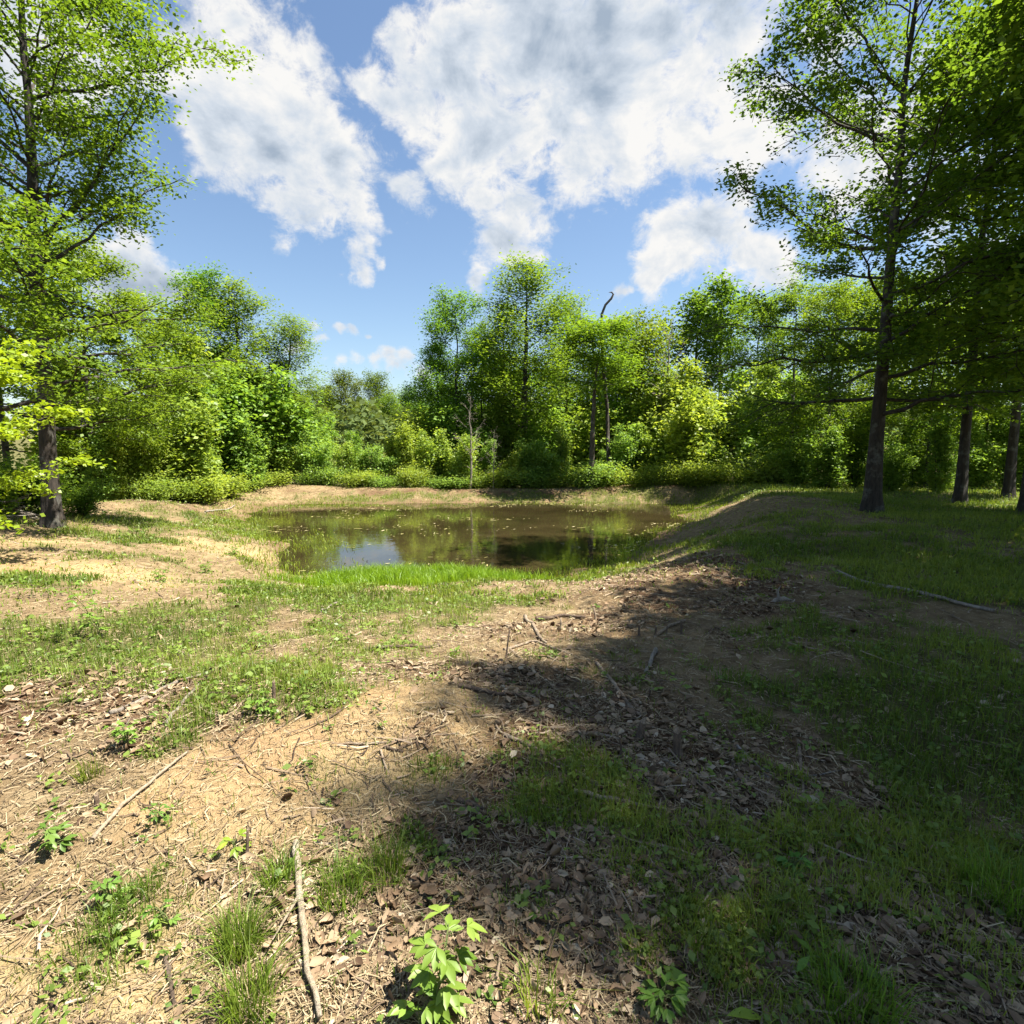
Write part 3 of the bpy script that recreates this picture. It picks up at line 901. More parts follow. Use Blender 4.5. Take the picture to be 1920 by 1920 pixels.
# the middle
MID = [(945, 52, 570, tall_slim, (1.0, 1.02, .85), 'airy tree close left of the tallest tree', 1.1),
       (1150, 53, 600, forest_b, (.9, .95, .75), 'tree between the long bare trunk and the yellowish-green tree', 1.0),
       (820, 52, 640, forest_a, (.8, 1.0, .85), 'lower tree on the left flank of the blue-green tree', .9),
       (858, 50, 556, forest_b, (.82, 1.0, .85), 'dense blue-green tree at the left of the middle clump', 1.05),
       (905, 54, 600, forest_a, (.95, 1.02, .8), 'mid green tree tucked between the blue-green tree and the tallest tree', .8),
       (985, 48, 488, tall_slim, (1.08, 1.05, .85), 'tallest tree of the middle clump with an airy crown', 1.4),
       (1058, 52, 555, tall_slim, (1.0, 1.0, .85), 'airy tree right of the tallest tree', 1.2),
       (1108, 40.6, 600, bare_trunk, (.95, 1.0, .8), 'tree with a long bare trunk at the foot of the hooked snag', 1.75),
       (1195, 49, 628, round_tree, (1.1, .98, .7), 'yellowish-green tree right of the long bare trunk', .85),
       (1298, 55, 556, open_top, (.85, .9, .75), 'thin two-stemmed tree with tufted top left of the right wood', 1.1),
       (1345, 53, 532, open_top, (.85, .95, .8), 'taller tufted tree with clear sky around its trunk', 1.1),
       (1410, 47, 560, forest_b, (.9, .95, .75), 'tree where the right wood meets the open sky', 1.0),
       (930, 61, 690, round_tree, (.8, .95, .8), 'low dark tree behind the dead grey sapling', 1.1),
       (1040, 61, 700, round_tree, (.85, 1.0, .8), 'low tree seen between the tallest tree and the long bare trunk', 1.2),
       (1160, 60, 700, round_tree, (.9, 1.0, .75), 'low tree right behind the long bare trunk', 1.2),
       (1250, 61, 720, round_tree, (.95, 1.0, .75), 'low tree behind the thin two-stemmed tree', 1.2),
       (840, 63, 735, round_tree, (.85, .98, .8), 'low tree at the foot of the blue-green tree', 1.2)]
for k, (px, Y, top, pr, c, lab, w) in enumerate(MID):
    tree_px('forest_tree', lab, 'tree', pr, px, Y, top, k * 1.9 + .3, c, 'trees of the middle clump', w)
DEAD = [(882, 41, 735, 'dead grey leafless sapling in front of the middle clump', .4), (925, 41.5, 800, 'low dead grey brushy tree beside the leafless sapling', 2.0),
        (1242, 46, 592, 'bare dead-topped tree right of the yellowish-green tree', 1.0), (1275, 44, 690, 'bare forked dead tree below the tufted trees', 3.0)]
for px, Y, top, lab, rz in DEAD:
    tree_px('dead_tree', lab, 'dead tree', dead_tree, px, Y, top, rz, (1, 1, 1), 'dead trees behind the far bank', 1.0)
# hooked snag: a bare broken trunk whose tip curls over
t = Tubes()
pp = [at_depth(px, py, 31.0) for px, py in ((1142, 900), (1138, 760), (1130, 680), (1128, 620), (1128, 590), (1135, 572), (1146, 560), (1150, 552), (1147, 548), (1140, 548))]
x0, y0, z0 = pp[0][0], 31.0, hz(pp[0][0], 31.0)
pp = np.array(pp) - np.array([x0, y0, z0])
pp[0, 2] = -.2
o = thing('dead_snag', 'thin dark dead snag whose bare tip curls over like a hook', 'dead tree', (x0, y0, z0))
t.add(pp, [.11, .10, .09, .08, .07, .065, .06, .05, .04, .02], 7)
link('trunk', t.mesh('trunk', M_BARK), o)
t = Tubes()
t.add([pp[3], pp[3] + (.5, 0, .3), pp[3] + (.8, .1, .9)], [.05, .04, .02], 5)
link('broken_limb', t.mesh('broken_limb', M_BARK), o)
t = Tubes()
t.add([pp[2], pp[2] + (-.4, .1, .4), pp[2] + (-.6, .1, 1.0)], [.05, .04, .02], 5)
link('broken_limb', t.mesh('broken_limb', M_BARK), o)

# thicket behind the bank
rg = np.random.default_rng(5)
ORD = ['first', 'second', 'third', 'fourth', 'fifth', 'sixth', 'seventh', 'eighth', 'ninth', 'tenth', 'eleventh', 'twelfth', 'thirteenth', 'fourteenth', 'fifteenth',
       'sixteenth', 'seventeenth', 'eighteenth', 'nineteenth', 'twentieth', 'twenty-first', 'twenty-second', 'twenty-third', 'twenty-fourth', 'twenty-fifth', 'twenty-sixth']
def tone(c):
    return 'yellow-green' if c[0] > 1.08 else ('blue-green' if c[0] < .88 else 'fresh green')
# front row, left to right (px along the crest of the bank, depth)
front = [(130, 24, .9), (175, 25.5, 1.0), (225, 27, .9), (280, 29, 1.0), (330, 31, .9), (380, 33, 1.05), (432, 36, .95), (480, 38, 1.0), (530, 40, .85), (585, 41, .8), (640, 41, .85),
         (695, 41, .8), (750, 41, .85), (805, 41, .8), (860, 41, .75), (912, 41, .72), (965, 41, .7), (1015, 41, .65), (1058, 41, .8), (1145, 41, .75), (1180, 40.5, 1.0),
         (1235, 40.5, 1.1), (1285, 40, 1.15), (1340, 39.5, 1.0), (1395, 39, .95), (1450, 38, .9)]
protos = [sap_b, sap_a, sap_c]
for k, (px, Y, s) in enumerate(front):
    Y, s = Y * DS, s * .82
    x = at_depth(px, 920, Y + .6)[0]
    pr = protos[int(rg.integers(0, 3))]
    c = [(1.15, 1.08, .95), (1.05, 1.06, 1.0), (.87, 1.0, 1.05)][int(rg.integers(0, 3))]
    place_sap(f'{tone(c)} sapling, {ORD[k]} from the left in the front thicket row behind the bank', pr, x, Y + rg.uniform(1.0, 2.2), rg.uniform(0, 6), s * rg.uniform(.7, 1.3) * 4.0 / pr[3], c,
              'front row of the thicket behind the bank')
backr = [(100, 27, 1.3), (165, 29, 1.4), (245, 32, 1.4), (320, 34, 1.4), (395, 37, 1.5), (460, 40, 1.4), (520, 43, 1.35), (600, 46, 1.2), (665, 46, 1.15), (735, 46, 1.2), (800, 46, 1.3),
         (870, 46, 1.2), (950, 47, 1.2), (1020, 46, 1.1), (1080, 46, 1.2), (1150, 45, 1.3), (1215, 44, 1.5), (1280, 43, 1.5), (1345, 42, 1.4), (1410, 41, 1.4), (1470, 39, 1.3)]
for k, (px, Y, s) in enumerate(backr):
    Y, s = Y * DS, s * .82
    x = at_depth(px, 920, Y + 1)[0]
    pr = protos[int(rg.integers(0, 3))]
    c = [(1.12, 1.05, .8), (1.0, 1.0, .85), (.82, .98, .85)][int(rg.integers(0, 3))]
    place_sap(f'taller {tone(c)} sapling, {ORD[k]} from the left in the back thicket row', pr, x, Y + 1.5, rg.uniform(0, 6), s * rg.uniform(.9, 1.25) * (1.0 if 560 < px < 820 else 1.25) * 4.0 / pr[3], c,
              'back row of the thicket behind the bank')
crest = [(250, 20.0), (310, 21.5), (365, 23), (410, 25), (455, 27), (505, 28.5), (560, 29.2), (612, 29.4), (668, 29.4), (722, 29.4), (778, 29.4), (832, 29.4), (886, 29.4), (938, 29.4), (990, 29.3),
         (1042, 29.3), (1096, 29.2), (1150, 29.0), (1208, 28.8), (1262, 28.4), (1315, 28), (1368, 27.4), (1420, 26.6), (1474, 25.6)]
for k, (px, Y) in enumerate(crest):
    px = px + rg.uniform(-14, 14)
    x = at_depth(px, 920, Y)[0]
    c = [(1.12, 1.05, .9), (1.0, 1.0, .95), (.87, .98, 1.0)][int(rg.integers(0, 3))]
    sx = rg.uniform(.55, 1.0)
    place_sap(f'low straggling {tone(c)} bush, {ORD[k]} from the left along the crest of the bank', weed_bush if k % 3 else weed_low, x, Y + rg.uniform(.1, 1.3), rg.uniform(0, 6),
              (sx * rg.uniform(.8, 1.3), sx * rg.uniform(.8, 1.3), sx * rg.uniform(.5, 1.1)), c, 'low bushes along the crest of the bank', 'bush', 'bush')
# undergrowth of the right wood
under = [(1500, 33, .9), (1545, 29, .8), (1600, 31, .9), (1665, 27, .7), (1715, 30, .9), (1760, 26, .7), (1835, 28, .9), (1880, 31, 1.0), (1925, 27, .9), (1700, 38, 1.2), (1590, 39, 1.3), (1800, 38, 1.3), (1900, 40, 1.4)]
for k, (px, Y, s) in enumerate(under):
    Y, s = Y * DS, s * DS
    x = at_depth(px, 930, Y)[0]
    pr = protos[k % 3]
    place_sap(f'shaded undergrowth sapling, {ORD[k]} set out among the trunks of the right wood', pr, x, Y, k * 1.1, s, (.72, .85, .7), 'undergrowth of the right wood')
# bushes by the big oak
for k, (px, Y, s, lab) in enumerate([(35, 20, 1.0, 'green bush behind the grey brush pile'), (150, 20.5, .6, 'low bush right behind the big oak trunk'), (-20, 17.5, .9, 'green bush at the left margin beside the brush pile')]):
    Y, s = Y * DS, s * DS
    x = at_depth(px, 950, Y)[0]
    place_sap(lab, bush_d, x, Y, k * 2.0, s, (1.0, 1.05, .9), None, 'bush', 'bush')

# far wood on the ridge: reads as one mass
def far_wood():
    rg = np.random.default_rng(99)
    P, S, T = [], [], []
    for _ in range(520):
        y = rg.uniform(85, 250)
        x = rg.uniform(-.75, .75) * y
        z = hz(x, y)
        hh = rg.uniform(7, 12)
        r = rg.uniform(2.2, 3.6)
        m = 150
        d = rg.normal(0, 1, (m, 3))
        d /= np.linalg.norm(d, axis=1)[:, None]
        P.append(np.array([x, y, z + hh * .6]) + d * np.array([r, r, hh * .42]) * rg.uniform(.5, 1.05, (m, 1)) ** .5)
        S.append(np.full(m, .85 + y / 500))
        T.append(np.clip(rg.normal(rg.uniform(.2, .8), .15, m), 0, 1))
    P = np.concatenate(P)
    v, q = leaf_quads(rg, P, np.concatenate(S), flat=.9, wid=.4)
    o = link('distant_forest', mesh_np('distant_forest', v, q, None, M_FAR, np.concatenate(T)))
    tag(o, 'hazy wooded ridge far behind the low gap in the trees', 'forest', None, 'stuff')
far_wood()

# ------------------------------------------------------------------ ground cover
def polar(rg, n, r0, r1, ang=57, pw=1.0):
    u = rg.uniform(0, 1, n)
    r = np.exp(np.log(r0) + (np.log(r1) - np.log(r0)) * u ** pw)
    a = rg.uniform(-R(ang), R(ang), n)
    return r * np.sin(a), r * np.cos(a), r

def blades(rg, x, y, z, hgt, wid, bend=.5, lean=None):
    n = len(x)
    az = rg.uniform(0, 2 * math.pi, n)
    d = np.stack([np.cos(az), np.sin(az), np.zeros(n)], 1)
    if lean is not None:
        d = d + lean
    sa = rg.uniform(0, 2 * math.pi, n)
    sd = np.stack([np.cos(sa), np.sin(sa), np.zeros(n)], 1)
    up = np.array([0, 0, 1.0])
    b = np.stack([x, y, z], 1)
    h, w = hgt[:, None], wid[:, None]
    bd = (bend * rg.uniform(.2, 1.6, n))[:, None]
    m = b + up * h * .6 + d * h * bd * .25
    tp = b + up * h * (1 - .25 * bd) + d * h * bd * .8
    v = np.stack([b - sd * w * .5 - up * .01, b + sd * w * .5 - up * .01, m + sd * w * .4, m - sd * w * .4, tp], 1).reshape(-1, 3)
    i = np.arange(n) * 5
    return v, np.stack([i, i + 1, i + 2, i + 3], 1), np.stack([i + 3, i + 2, i + 4], 1)

def grass():
    rg = np.random.default_rng(3)
    x, y, r = polar(rg, 420000, 1.15, 42, 56)
    g, s, l_ = masks(x, y)
    sd = pond_sd(x, y)
    keep = (rg.uniform(0, 1, len(x)) < g * .62 + .035) & (sd > -.25)
    x, y, r, g, sd = x[keep], y[keep], r[keep], g[keep], sd[keep]
    z = height(x, y)
    sc = 1 + r / 14
    right = sstep(1, 4, x)
    h = (rg.uniform(.02, .055, len(x)) + .05 * g * rg.uniform(.3, 1.2, len(x)) * (1 + .6 * right)) * (1 + r / 30)
    w = rg.uniform(.0018, .0036, len(x)) * sc ** 1.6
    dry = (rg.uniform(0, 1, len(x)) < .10)
    v, q, t = blades(rg, x, y, z, h, w, .75)
    tint = np.clip(.35 + rg.normal(0, .2, len(x)) + (fbm(x * .8, y * .8, 15, 3) - .5) * 1.4 + .25 * (1 - g), 0, 1)
    o = link('grass', mesh_np('grass', v, q, t, M_GRASS, np.concatenate([tint, tint])), color=(1, 1, 1))
    tag(o, 'thin patchy green grass growing over the sandy clearing', 'grass', None, 'stuff')
    x, y, r = polar(rg, 260000, 7, 34, 52, .8)
    g, s, l_ = masks(x, y)
    keep = (rg.uniform(0, 1, len(x)) < g * .5 + .07) & (pond_sd(x, y) > -.1) & (y < 31)
    x, y, r, g = x[keep], y[keep], r[keep], g[keep]
    v, q, t = blades(rg, x, y, height(x, y), rg.uniform(.05, .11, len(x)) * (.6 + .5 * g), rg.uniform(.008, .016, len(x)) * (1 + r / 30), .9)
    tint = np.clip(.5 + rg.normal(0, .2, len(x)) + (fbm(x * .8, y * .8, 15, 3) - .5) * 1.2 + .25 * (1 - g), 0, 1)
    o = link('bank_grass', mesh_np('bank_grass', v, q, t, M_GRASS, np.concatenate([tint, tint])), color=(1, 1, 1))
    tag(o, 'patchy grass over the farther ground and the banks of the pond', 'grass', None, 'stuff')
    # lush wet tongue of grass at the near shore
    n = 90000
    px = rg.uniform(-5.2, 1.6, n)
    py = rg.uniform(8.4, 13.2, n)
    cl = sstep(.42, .6, fbm(px * .55 + 3, py * .55, 17, 3)) * .5 + .5
    a = np.maximum(gauss(px, py, -1.2, 10.1, 1.5, .95), np.maximum(.95 * gauss(px, py, -2.8, 10.2, 1.0, .7), .6 * gauss(px, py, .4, 10.4, .7, .5)))
    keep = rg.uniform(0, 1, n) < sstep(.22, .75, a + (fbm(px * 1.5, py * 1.5, 19, 3) - .5) * .7) * cl
    px, py, a = px[keep], py[keep], a[keep]
    z = np.maximum(height(px, py), ZW - .08)
    h = rg.uniform(.12, .34, len(px)) * (.35 + .8 * a) * (.45 + 1.0 * vnoise(px * 1.5, py * 1.5, 23))
    v, q, t = blades(rg, px, py, z, h, rg.uniform(.007, .013, len(px)), .6)
    tint = np.clip(rg.normal(.5, .22, len(px)), 0, 1)
    o = link('lush_grass', mesh_np('lush_grass', v, q, t, M_LUSH, np.concatenate([tint, tint])), color=(1, 1, 1))
    tag(o, 'bright lush green grass in the wet ground at the near shore', 'grass', None, 'stuff')
    # sedge round the water's edge
    n = 90000
    x = rg.uniform(POND[:, 0].min() - 2, POND[:, 0].max() + 2, n)
    y = rg.uniform(PY0 - 1.5, PY1 + 1.5, n)
    sd = pond_sd(x, y)
    side = np.where(x < -3.5, 1.0, np.where(y > PY1 - 2, .5, .55))
    keep = (sd > -1.6 * side) & (sd < 1.2) & (rg.uniform(0, 1, n) < .75 * sstep(.35, .7, fbm(x * .4, y * .4, 29, 3) + .15 * side))
    x, y, sd = x[keep], y[keep], sd[keep]
    z = np.maximum(height(x, y), ZW - .05)
    v, q, t = blades(rg, x, y, z, rg.uniform(.06, .16, len(x)), rg.uniform(.010, .022, len(x)), .7)
    tint = np.clip(rg.normal(.55, .22, len(x)), 0, 1)
    o = link('shore_grass', mesh_np('shore_grass', v, q, t, M_GRASS, np.concatenate([tint, tint])), color=(1.1, 1.1, .7))
    tag(o, "short green grass standing in the shallows round the pond's edge", 'grass', None, 'stuff')
grass()

def litter():
    rg = np.random.default_rng(8)
    # dead oak leaves: two folded halves, curled
    x, y, r = polar(rg, 130000, 1.15, 16, 56, 1.0)
    g, s, l_ = masks(x, y)
    keep = (rg.uniform(0, 1, len(x)) < (l_ * .36 + .014) * (1 - .8 * s) * (1 - .2 * g)) & (pond_sd(x, y) > .4)
    x, y, r = x[keep], y[keep], r[keep]
    n = len(x)
    z = height(x, y)
    L_ = rg.gamma(4, .0065, n).clip(.010, .044) * (1 + r / 10)
    az = rg.uniform(0, 6.28, n)
    d = np.stack([np.cos(az), np.sin(az), rg.normal(0, .25, n)], 1)
    nr = np.stack([rg.normal(0, .5, n), rg.normal(0, .5, n), np.ones(n)], 1)
    sd_ = np.cross(nr, d)
    sd_ /= np.linalg.norm(sd_, axis=1)[:, None]
    nr = np.cross(d, sd_)
    c = np.stack([x, y, z + .006 + L_ * rg.uniform(0, .25, n)], 1)
    l2 = L_[:, None]
    cu = rg.normal(.12, .14, (n, 1))
    wv = rg.uniform(.18, .36, (n, 1))
    P = [c - d * l2 * .5, c - d * l2 * .18 + nr * l2 * cu * -.4, c + d * l2 * .2 + nr * l2 * cu * -.4, c + d * l2 * .5 + nr * l2 * cu * .4]
    Lf = [c - d * l2 * .22 + sd_ * l2 * wv + nr * l2 * cu, c + d * l2 * .24 + sd_ * l2 * wv * rg.uniform(.7, 1.2, (n, 1)) + nr * l2 * cu * 1.2]
    Rt = [c - d * l2 * .22 - sd_ * l2 * wv + nr * l2 * cu, c + d * l2 * .24 - sd_ * l2 * wv * rg.uniform(.7, 1.2, (n, 1)) + nr * l2 * cu * .9]
    v = np.stack(P + Lf + Rt, 1).reshape(-1, 3)
    i = (np.arange(n) * 8)[:, None]
    q = np.concatenate([i + np.array([[1, 2, 5, 4]]), i + np.array([[1, 6, 7, 2]])])
    t = np.concatenate([i + np.array([[0, 1, 4]]), i + np.array([[0, 6, 1]]), i + np.array([[2, 3, 5]]), i + np.array([[2, 7, 3]])])
    ti = np.clip(rg.normal(.48, .22, n), 0, 1)
    o = link('leaf_litter', mesh_np('leaf_litter', v, q, t, M_LITTER, np.tile(ti, 6)))
    tag(o, 'brown curled dead leaves strewn over the ground', 'leaf litter', None, 'stuff')
    # straw and mulched twigs
    x, y, r = polar(rg, 430000, 1.15, 42, 56)
    g, s, l_ = masks(x, y)
    keep = (rg.uniform(0, 1, len(x)) < (.46 - .25 * s * sstep(10, 3, r) + .25 * l_) * (1 - .35 * g)) & (pond_sd(x, y) > .25)
    x, y, r = x[keep], y[keep], r[keep]
    n = len(x)
    z = height(x, y)
    L_ = rg.gamma(2.2, .0145, n).clip(.012, .2) * (1 + r / 14)
    w = rg.uniform(.0009, .0026, n) * (1 + r / 5)
    az = rg.uniform(0, 6.28, n)
    d = np.stack([np.cos(az), np.sin(az), rg.normal(0, .13, n)], 1)
    sd_ = np.stack([-np.sin(az), np.cos(az), rg.normal(0, .5, n)], 1)
    c = np.stack([x, y, z + .005 + rg.uniform(0, .008, n)], 1)
    a, b = c - d * L_[:, None] * .5, c + d * L_[:, None] * .5
    bow = sd_ * (L_ * rg.normal(0, .10, n))[:, None]
    up = np.array([0, 0, .0012])
    W_ = sd_ * w[:, None] * .5
    v = np.stack([a - W_, a + W_, c + bow + W_ + up, c + bow - W_ + up, b + W_, b - W_], 1).reshape(-1, 3)
    i = (np.arange(n) * 6)[:, None]
    q = np.concatenate([i + np.array([[0, 1, 2, 3]]), i + np.array([[3, 2, 4, 5]])])
    ti = np.clip(rg.normal(.5, .28, n), 0, 1)
    o = link('straw', mesh_np('straw', v, q, None, M_STRAW, np.tile(ti, 2)))
    tag(o, 'pale straw and mulched twig bits scattered over the soil', 'straw', None, 'stuff')
    # thin broken twigs
    x, y, r = polar(rg, 22000, 1.2, 26, 56)
    g, s, l_ = masks(x, y)
    keep = (rg.uniform(0, 1, len(x)) < (.10 + .30 * l_) * (1 - .5 * g)) & (pond_sd(x, y) > .5)
    x, y, r = x[keep], y[keep], r[keep]
    n = len(x)
    L_ = rg.gamma(2.0, .06, n).clip(.06, .6) * (1 + r / 20)
    az = rg.uniform(0, 6.28, n)
    tl = rg.normal(0, .05, n)
    w = rg.uniform(.0015, .004, n) * (1 + r / 8)
    V = []
    z = height(x, y)
    d = np.stack([np.cos(az), np.sin(az), tl], 1)
    sd_ = np.stack([-np.sin(az), np.cos(az), np.zeros(n)], 1)
    for f in (-.5, -.15, .2, .5):
        c = np.stack([x, y, z], 1) + d * (L_ * f)[:, None] + sd_ * (L_ * rg.normal(0, .05, n))[:, None]
        c[:, 2] = np.maximum(height(c[:, 0], c[:, 1]), c[:, 2]) + .008
        ww = (w * (1.1 - .7 * (f + .5)))[:, None]
        V += [c - sd_ * ww, c + np.array([0, 0, 1.2]) * ww, c + sd_ * ww]
    v = np.stack(V, 1).reshape(-1, 3)
    i = (np.arange(n) * 12)[:, None]
    q = np.concatenate([i + np.array([[a, a + 1, a + 4, a + 3]]) for k_ in range(3) for a in (k_ * 3, k_ * 3 + 1)])
    o = link('twig_litter', mesh_np('twig_litter', v, q, None, M_TWIG, np.tile(np.clip(rg.normal(.45, .28, n), 0, 1), 6)))
    tag(o, 'thin broken twigs scattered over the soil', 'twigs', None, 'stuff')
    # bits floating on the pond
    n = 9000
    x, y = rg.uniform(POND[:, 0].min(), POND[:, 0].max(), n), rg.uniform(PY0, PY1, n)
    sd = pond_sd(x, y)
    k = sstep(13.5, 24, y) * .55 + sstep(-2.5, 0, sd) * .7 + sstep(2, 7, x) * .35
    keep = (sd < .3) & (rg.uniform(0, 1, n) < k * sstep(.48, .62, fbm(x * .35, y * .9, 37, 4)))
    x, y = x[keep], y[keep]
    n = len(x)
    az = rg.normal(0, .7, n)
    L_ = rg.gamma(1.6, .045, n).clip(.02, .5)
    d = np.stack([np.cos(az), np.sin(az), np.zeros(n)], 1) * L_[:, None] * .5
    s_ = np.stack([-np.sin(az), np.cos(az), np.zeros(n)], 1) * rg.uniform(.008, .03, n)[:, None]
    c = np.stack([x, y, np.full(n, ZW + .006) + rg.uniform(0, .01, n)], 1)
    e = np.array([0, 0, .02]) * rg.uniform(0, 1, (n, 1))
    v = np.stack([c - d - s_, c + d - s_ + e, c + d + s_ + e, c - d + s_], 1).reshape(-1, 3)
    o = link('floating_debris', mesh_np('floating_debris', v, np.arange(n * 4).reshape(-1, 4), None, M_FLOAT, np.clip(rg.normal(.5, .25, n), 0, 1)))
    tag(o, 'straw and leaf bits floating on the brown pond water', 'floating debris', None, 'stuff')
litter()

def rosettes():
    """low broad-leaved weeds as ground cover"""
    rg = np.random.default_rng(14)
    x, y, r = polar(rg, 16000, 1.3, 26, 55)
    g, s, l_ = masks(x, y)
    keep = (rg.uniform(0, 1, len(x)) < g * .65 + .03) & (pond_sd(x, y) > .2)
    x, y, r = x[keep], y[keep], r[keep]
    z = height(x, y)
    k = 9
    n = len(x)
    size = rg.uniform(.012, .028, n) * (1 + r / 9)
    cx = np.repeat(np.stack([x, y, z], 1), k, 0)
    sz = np.repeat(size, k)
    off = rg.normal(0, 1, (n * k, 3)) * sz[:, None] * np.array([.9, .9, .7])
    off[:, 2] = np.abs(off[:, 2]) + sz * .3
    v, q = leaf_quads(rg, cx + off, sz, flat=.5, droop=.05, wid=.32)
    ti = np.clip(np.repeat(rg.normal(.5, .25, n), k) + rg.normal(0, .12, n * k), 0, 1)
    o = link('low_weeds', mesh_np('low_weeds', v, q, None, M_WEED, ti), color=(1, 1, 1))
    tag(o, 'low broad-leaved green weeds dotted over the clearing', 'weeds', None, 'stuff')
rosettes()

# ------------------------------------------------------------------ single plants
def big_leaf(rg, base, d, up, L_, w, V, Q, T, tint, curl=.3):
    """a pointed leaf of 2x4 quads, folded along its midrib"""
    d = d / np.linalg.norm(d)
    sd = np.cross(d, up)
    sd /= np.linalg.norm(sd) + 1e-9
    nr = np.cross(sd, d)
    prof = [0.04, .62, 1.0, .72, .03]
    b0 = len(V)
    for i, pw in enumerate(prof):
        s = i / 4
        c = base + d * L_ * s - nr * L_ * curl * s * s * .6
        for e in (-1, 0, 1):
            V.append(c + sd * e * w * pw * .5 + nr * (abs(e) * w * pw * .16))
    for i in range(4):
        for j in range(2):
            a = b0 + i * 3 + j
            Q.append((a, a + 1, a + 4, a + 3))
            T.append(tint)

def palmate_plant(label, px, py, hgt, nodes, leafL, seed, color, lean=(0, 0), leaflets=5, name='leafy_plant', cat='plant', stems=1):
    rg = np.random.default_rng(seed)
    x, y, z = ground(px, py)
    o = thing(name, label, cat, (x, y, z))
    tb = Tubes()
    V, Q, T = [], [], []
    for s in range(stems):
        k = np.linspace(0, 1, 7)
        a0 = rg.uniform(0, 6.28)
        sp = 0 if stems == 1 else hgt * .35
        pts = np.stack([(lean[0] + math.cos(a0) * sp) * k ** 1.5, (lean[1] + math.sin(a0) * sp) * k ** 1.5, hgt * rg.uniform(.75, 1) * k], 1) + wob(rg, 7, hgt * .02)
        tb.add(pts, .0035 * (1 - .6 * k), 5)
        for i in range(nodes):
            u = .12 + .88 * (i + .5) / nodes
            q0 = np.array([np.interp(u, k, pts[:, c]) for c in range(3)])
            az = i * 2.4 + rg.normal(0, .3)
            pl = leafL * rg.uniform(.4, .9)
            q1 = q0 + np.array([math.cos(az) * pl, math.sin(az) * pl, pl * rg.uniform(.1, .6)])
            tb.add(np.stack([q0, (q0 + q1) / 2 + (0, 0, pl * .1), q1]), [.0016, .0014, .001], 4)
            ti = float(np.clip(rg.normal(.45, .32), 0, 1))
            for f in range(leaflets):
                fa = az + (f - (leaflets - 1) / 2) * (.62 if leaflets > 1 else 0)
                ll = leafL * (1 - .11 * abs(f - (leaflets - 1) / 2)) * rg.uniform(.85, 1.1)
                big_leaf(rg, q1, np.array([math.cos(fa), math.sin(fa), rg.normal(-.05, .25)]), np.array([rg.normal(0, .2), rg.normal(0, .2), 1.0]), ll, ll * .42, V, Q, T, ti)
    link('stem', tb.mesh('stem', M_WEED_STEM), o)
    link('leaves', mesh_np('leaves', np.array(V), np.array(Q), None, M_PLANT, T, smooth=True), o, color)
    return o

M_PLANT = leaf_material('plant_leaf', (0.0978, 0.1785, 0.0255), (0.1955, 0.2890, 0.0595), .38, .02)
M_WEED_STEM = bark_material('green_stem', (.10, .15, .03), (.22, .26, .08), 40, (.2, .22, .1), .2)
palmate_plant('large bright green plant with five-fingered leaves in the near middle foreground', 812, 1930, .34, 15, .062, 101, (1.15, 1.1, .9), lean=(.02, .05))
palmate_plant('low green sprig at the foot of the tall five-fingered plant', 790, 1950, .10, 6, .055, 102, (1.1, 1.1, .9))
palmate_plant('small leafy weed on the bare soil left of the long tan stick', 105, 1600, .12, 7, .045, 103, (.8, .85, .8), stems=3, leaflets=3)
palmate_plant('small leafy weed below the long tan stick, right of the left soil patch', 205, 1690, .09, 6, .032, 104, (.85, .95, .8), stems=2, leaflets=3)
palmate_plant('little leafy weed between the short dark stick and the long tan stick', 315, 1735, .08, 5, .030, 105, (.85, .95, .8), stems=2, leaflets=3)
palmate_plant('pale yellow-green seedling beside the head of the curved branch', 440, 1600, .06, 5, .045, 106, (1.3, 1.15, .7), leaflets=3)
palmate_plant('dark leafy weed on the grass patch above the long tan stick', 300, 1545, .09, 6, .028, 107, (.75, .85, .8), stems=2, leaflets=3)
palmate_plant('bright leafy weed beside the two pale forked sticks', 238, 1400, .16, 9, .034, 108, (.95, 1.05, .8), stems=3, leaflets=3)
palmate_plant('leafy weed on the shaded slope at the top of the sand hump', 500, 1345, .12, 7, .036, 109, (1.0, 1.1, .8), stems=2, leaflets=3)
palmate_plant('dark green broad-leaved plant in the shaded litter of the near right', 1480, 1640, .08, 6, .042, 110, (.7, 1.0, .9), stems=3, leaflets=3)
palmate_plant('low broad leafy plant in the near right foreground grass', 1240, 1890, .08, 6, .042, 111, (.9, 1.05, .8), stems=3, leaflets=3)
palmate_plant('lone upright pointed leaf in the near right foreground', 1325, 1925, .07, 3, .11, 112, (1.35, 1.3, .8), leaflets=1)
palmate_plant('thin upright seedling with one round leaf beside the curved branch', 662, 1800, .09, 2, .03, 113, (1.1, 1.1, .9), leaflets=1)
palmate_plant('green leafy weed at the right foreground margin of the litter', 1540, 1830, .08, 5, .06, 114, (.9, 1.05, .8), leaflets=1)
# tall thin stalks by the sandy track
for k, (px, py, h_, lab) in enumerate([(36, 1115, .42, 'tallest thin weed stalk beside the sandy track, nearest the margin'), (58, 1120, .36, 'second thin yellowish weed stalk beside the sandy track'),
                                       (92, 1125, .34, 'third thin weed stalk beside the sandy track, with curled top'), (190, 1195, .55, 'tall dark leafy weed standing above the weed patch'),
                                       (385, 1075, .2, 'leafy weed at the bend of the sandy track'), (300, 1090, .22, 'small leafy weed on the sandy track itself'), (440, 1040, .25, 'leafy weed at the water end of the sandy track')]):
    palmate_plant(lab, px, py, h_, 12, .06, 120 + k, (.95, 1.0, .75), leaflets=1 if k < 3 else 3, stems=1 if k < 3 else 3, name='weed_stalk', cat='weed')

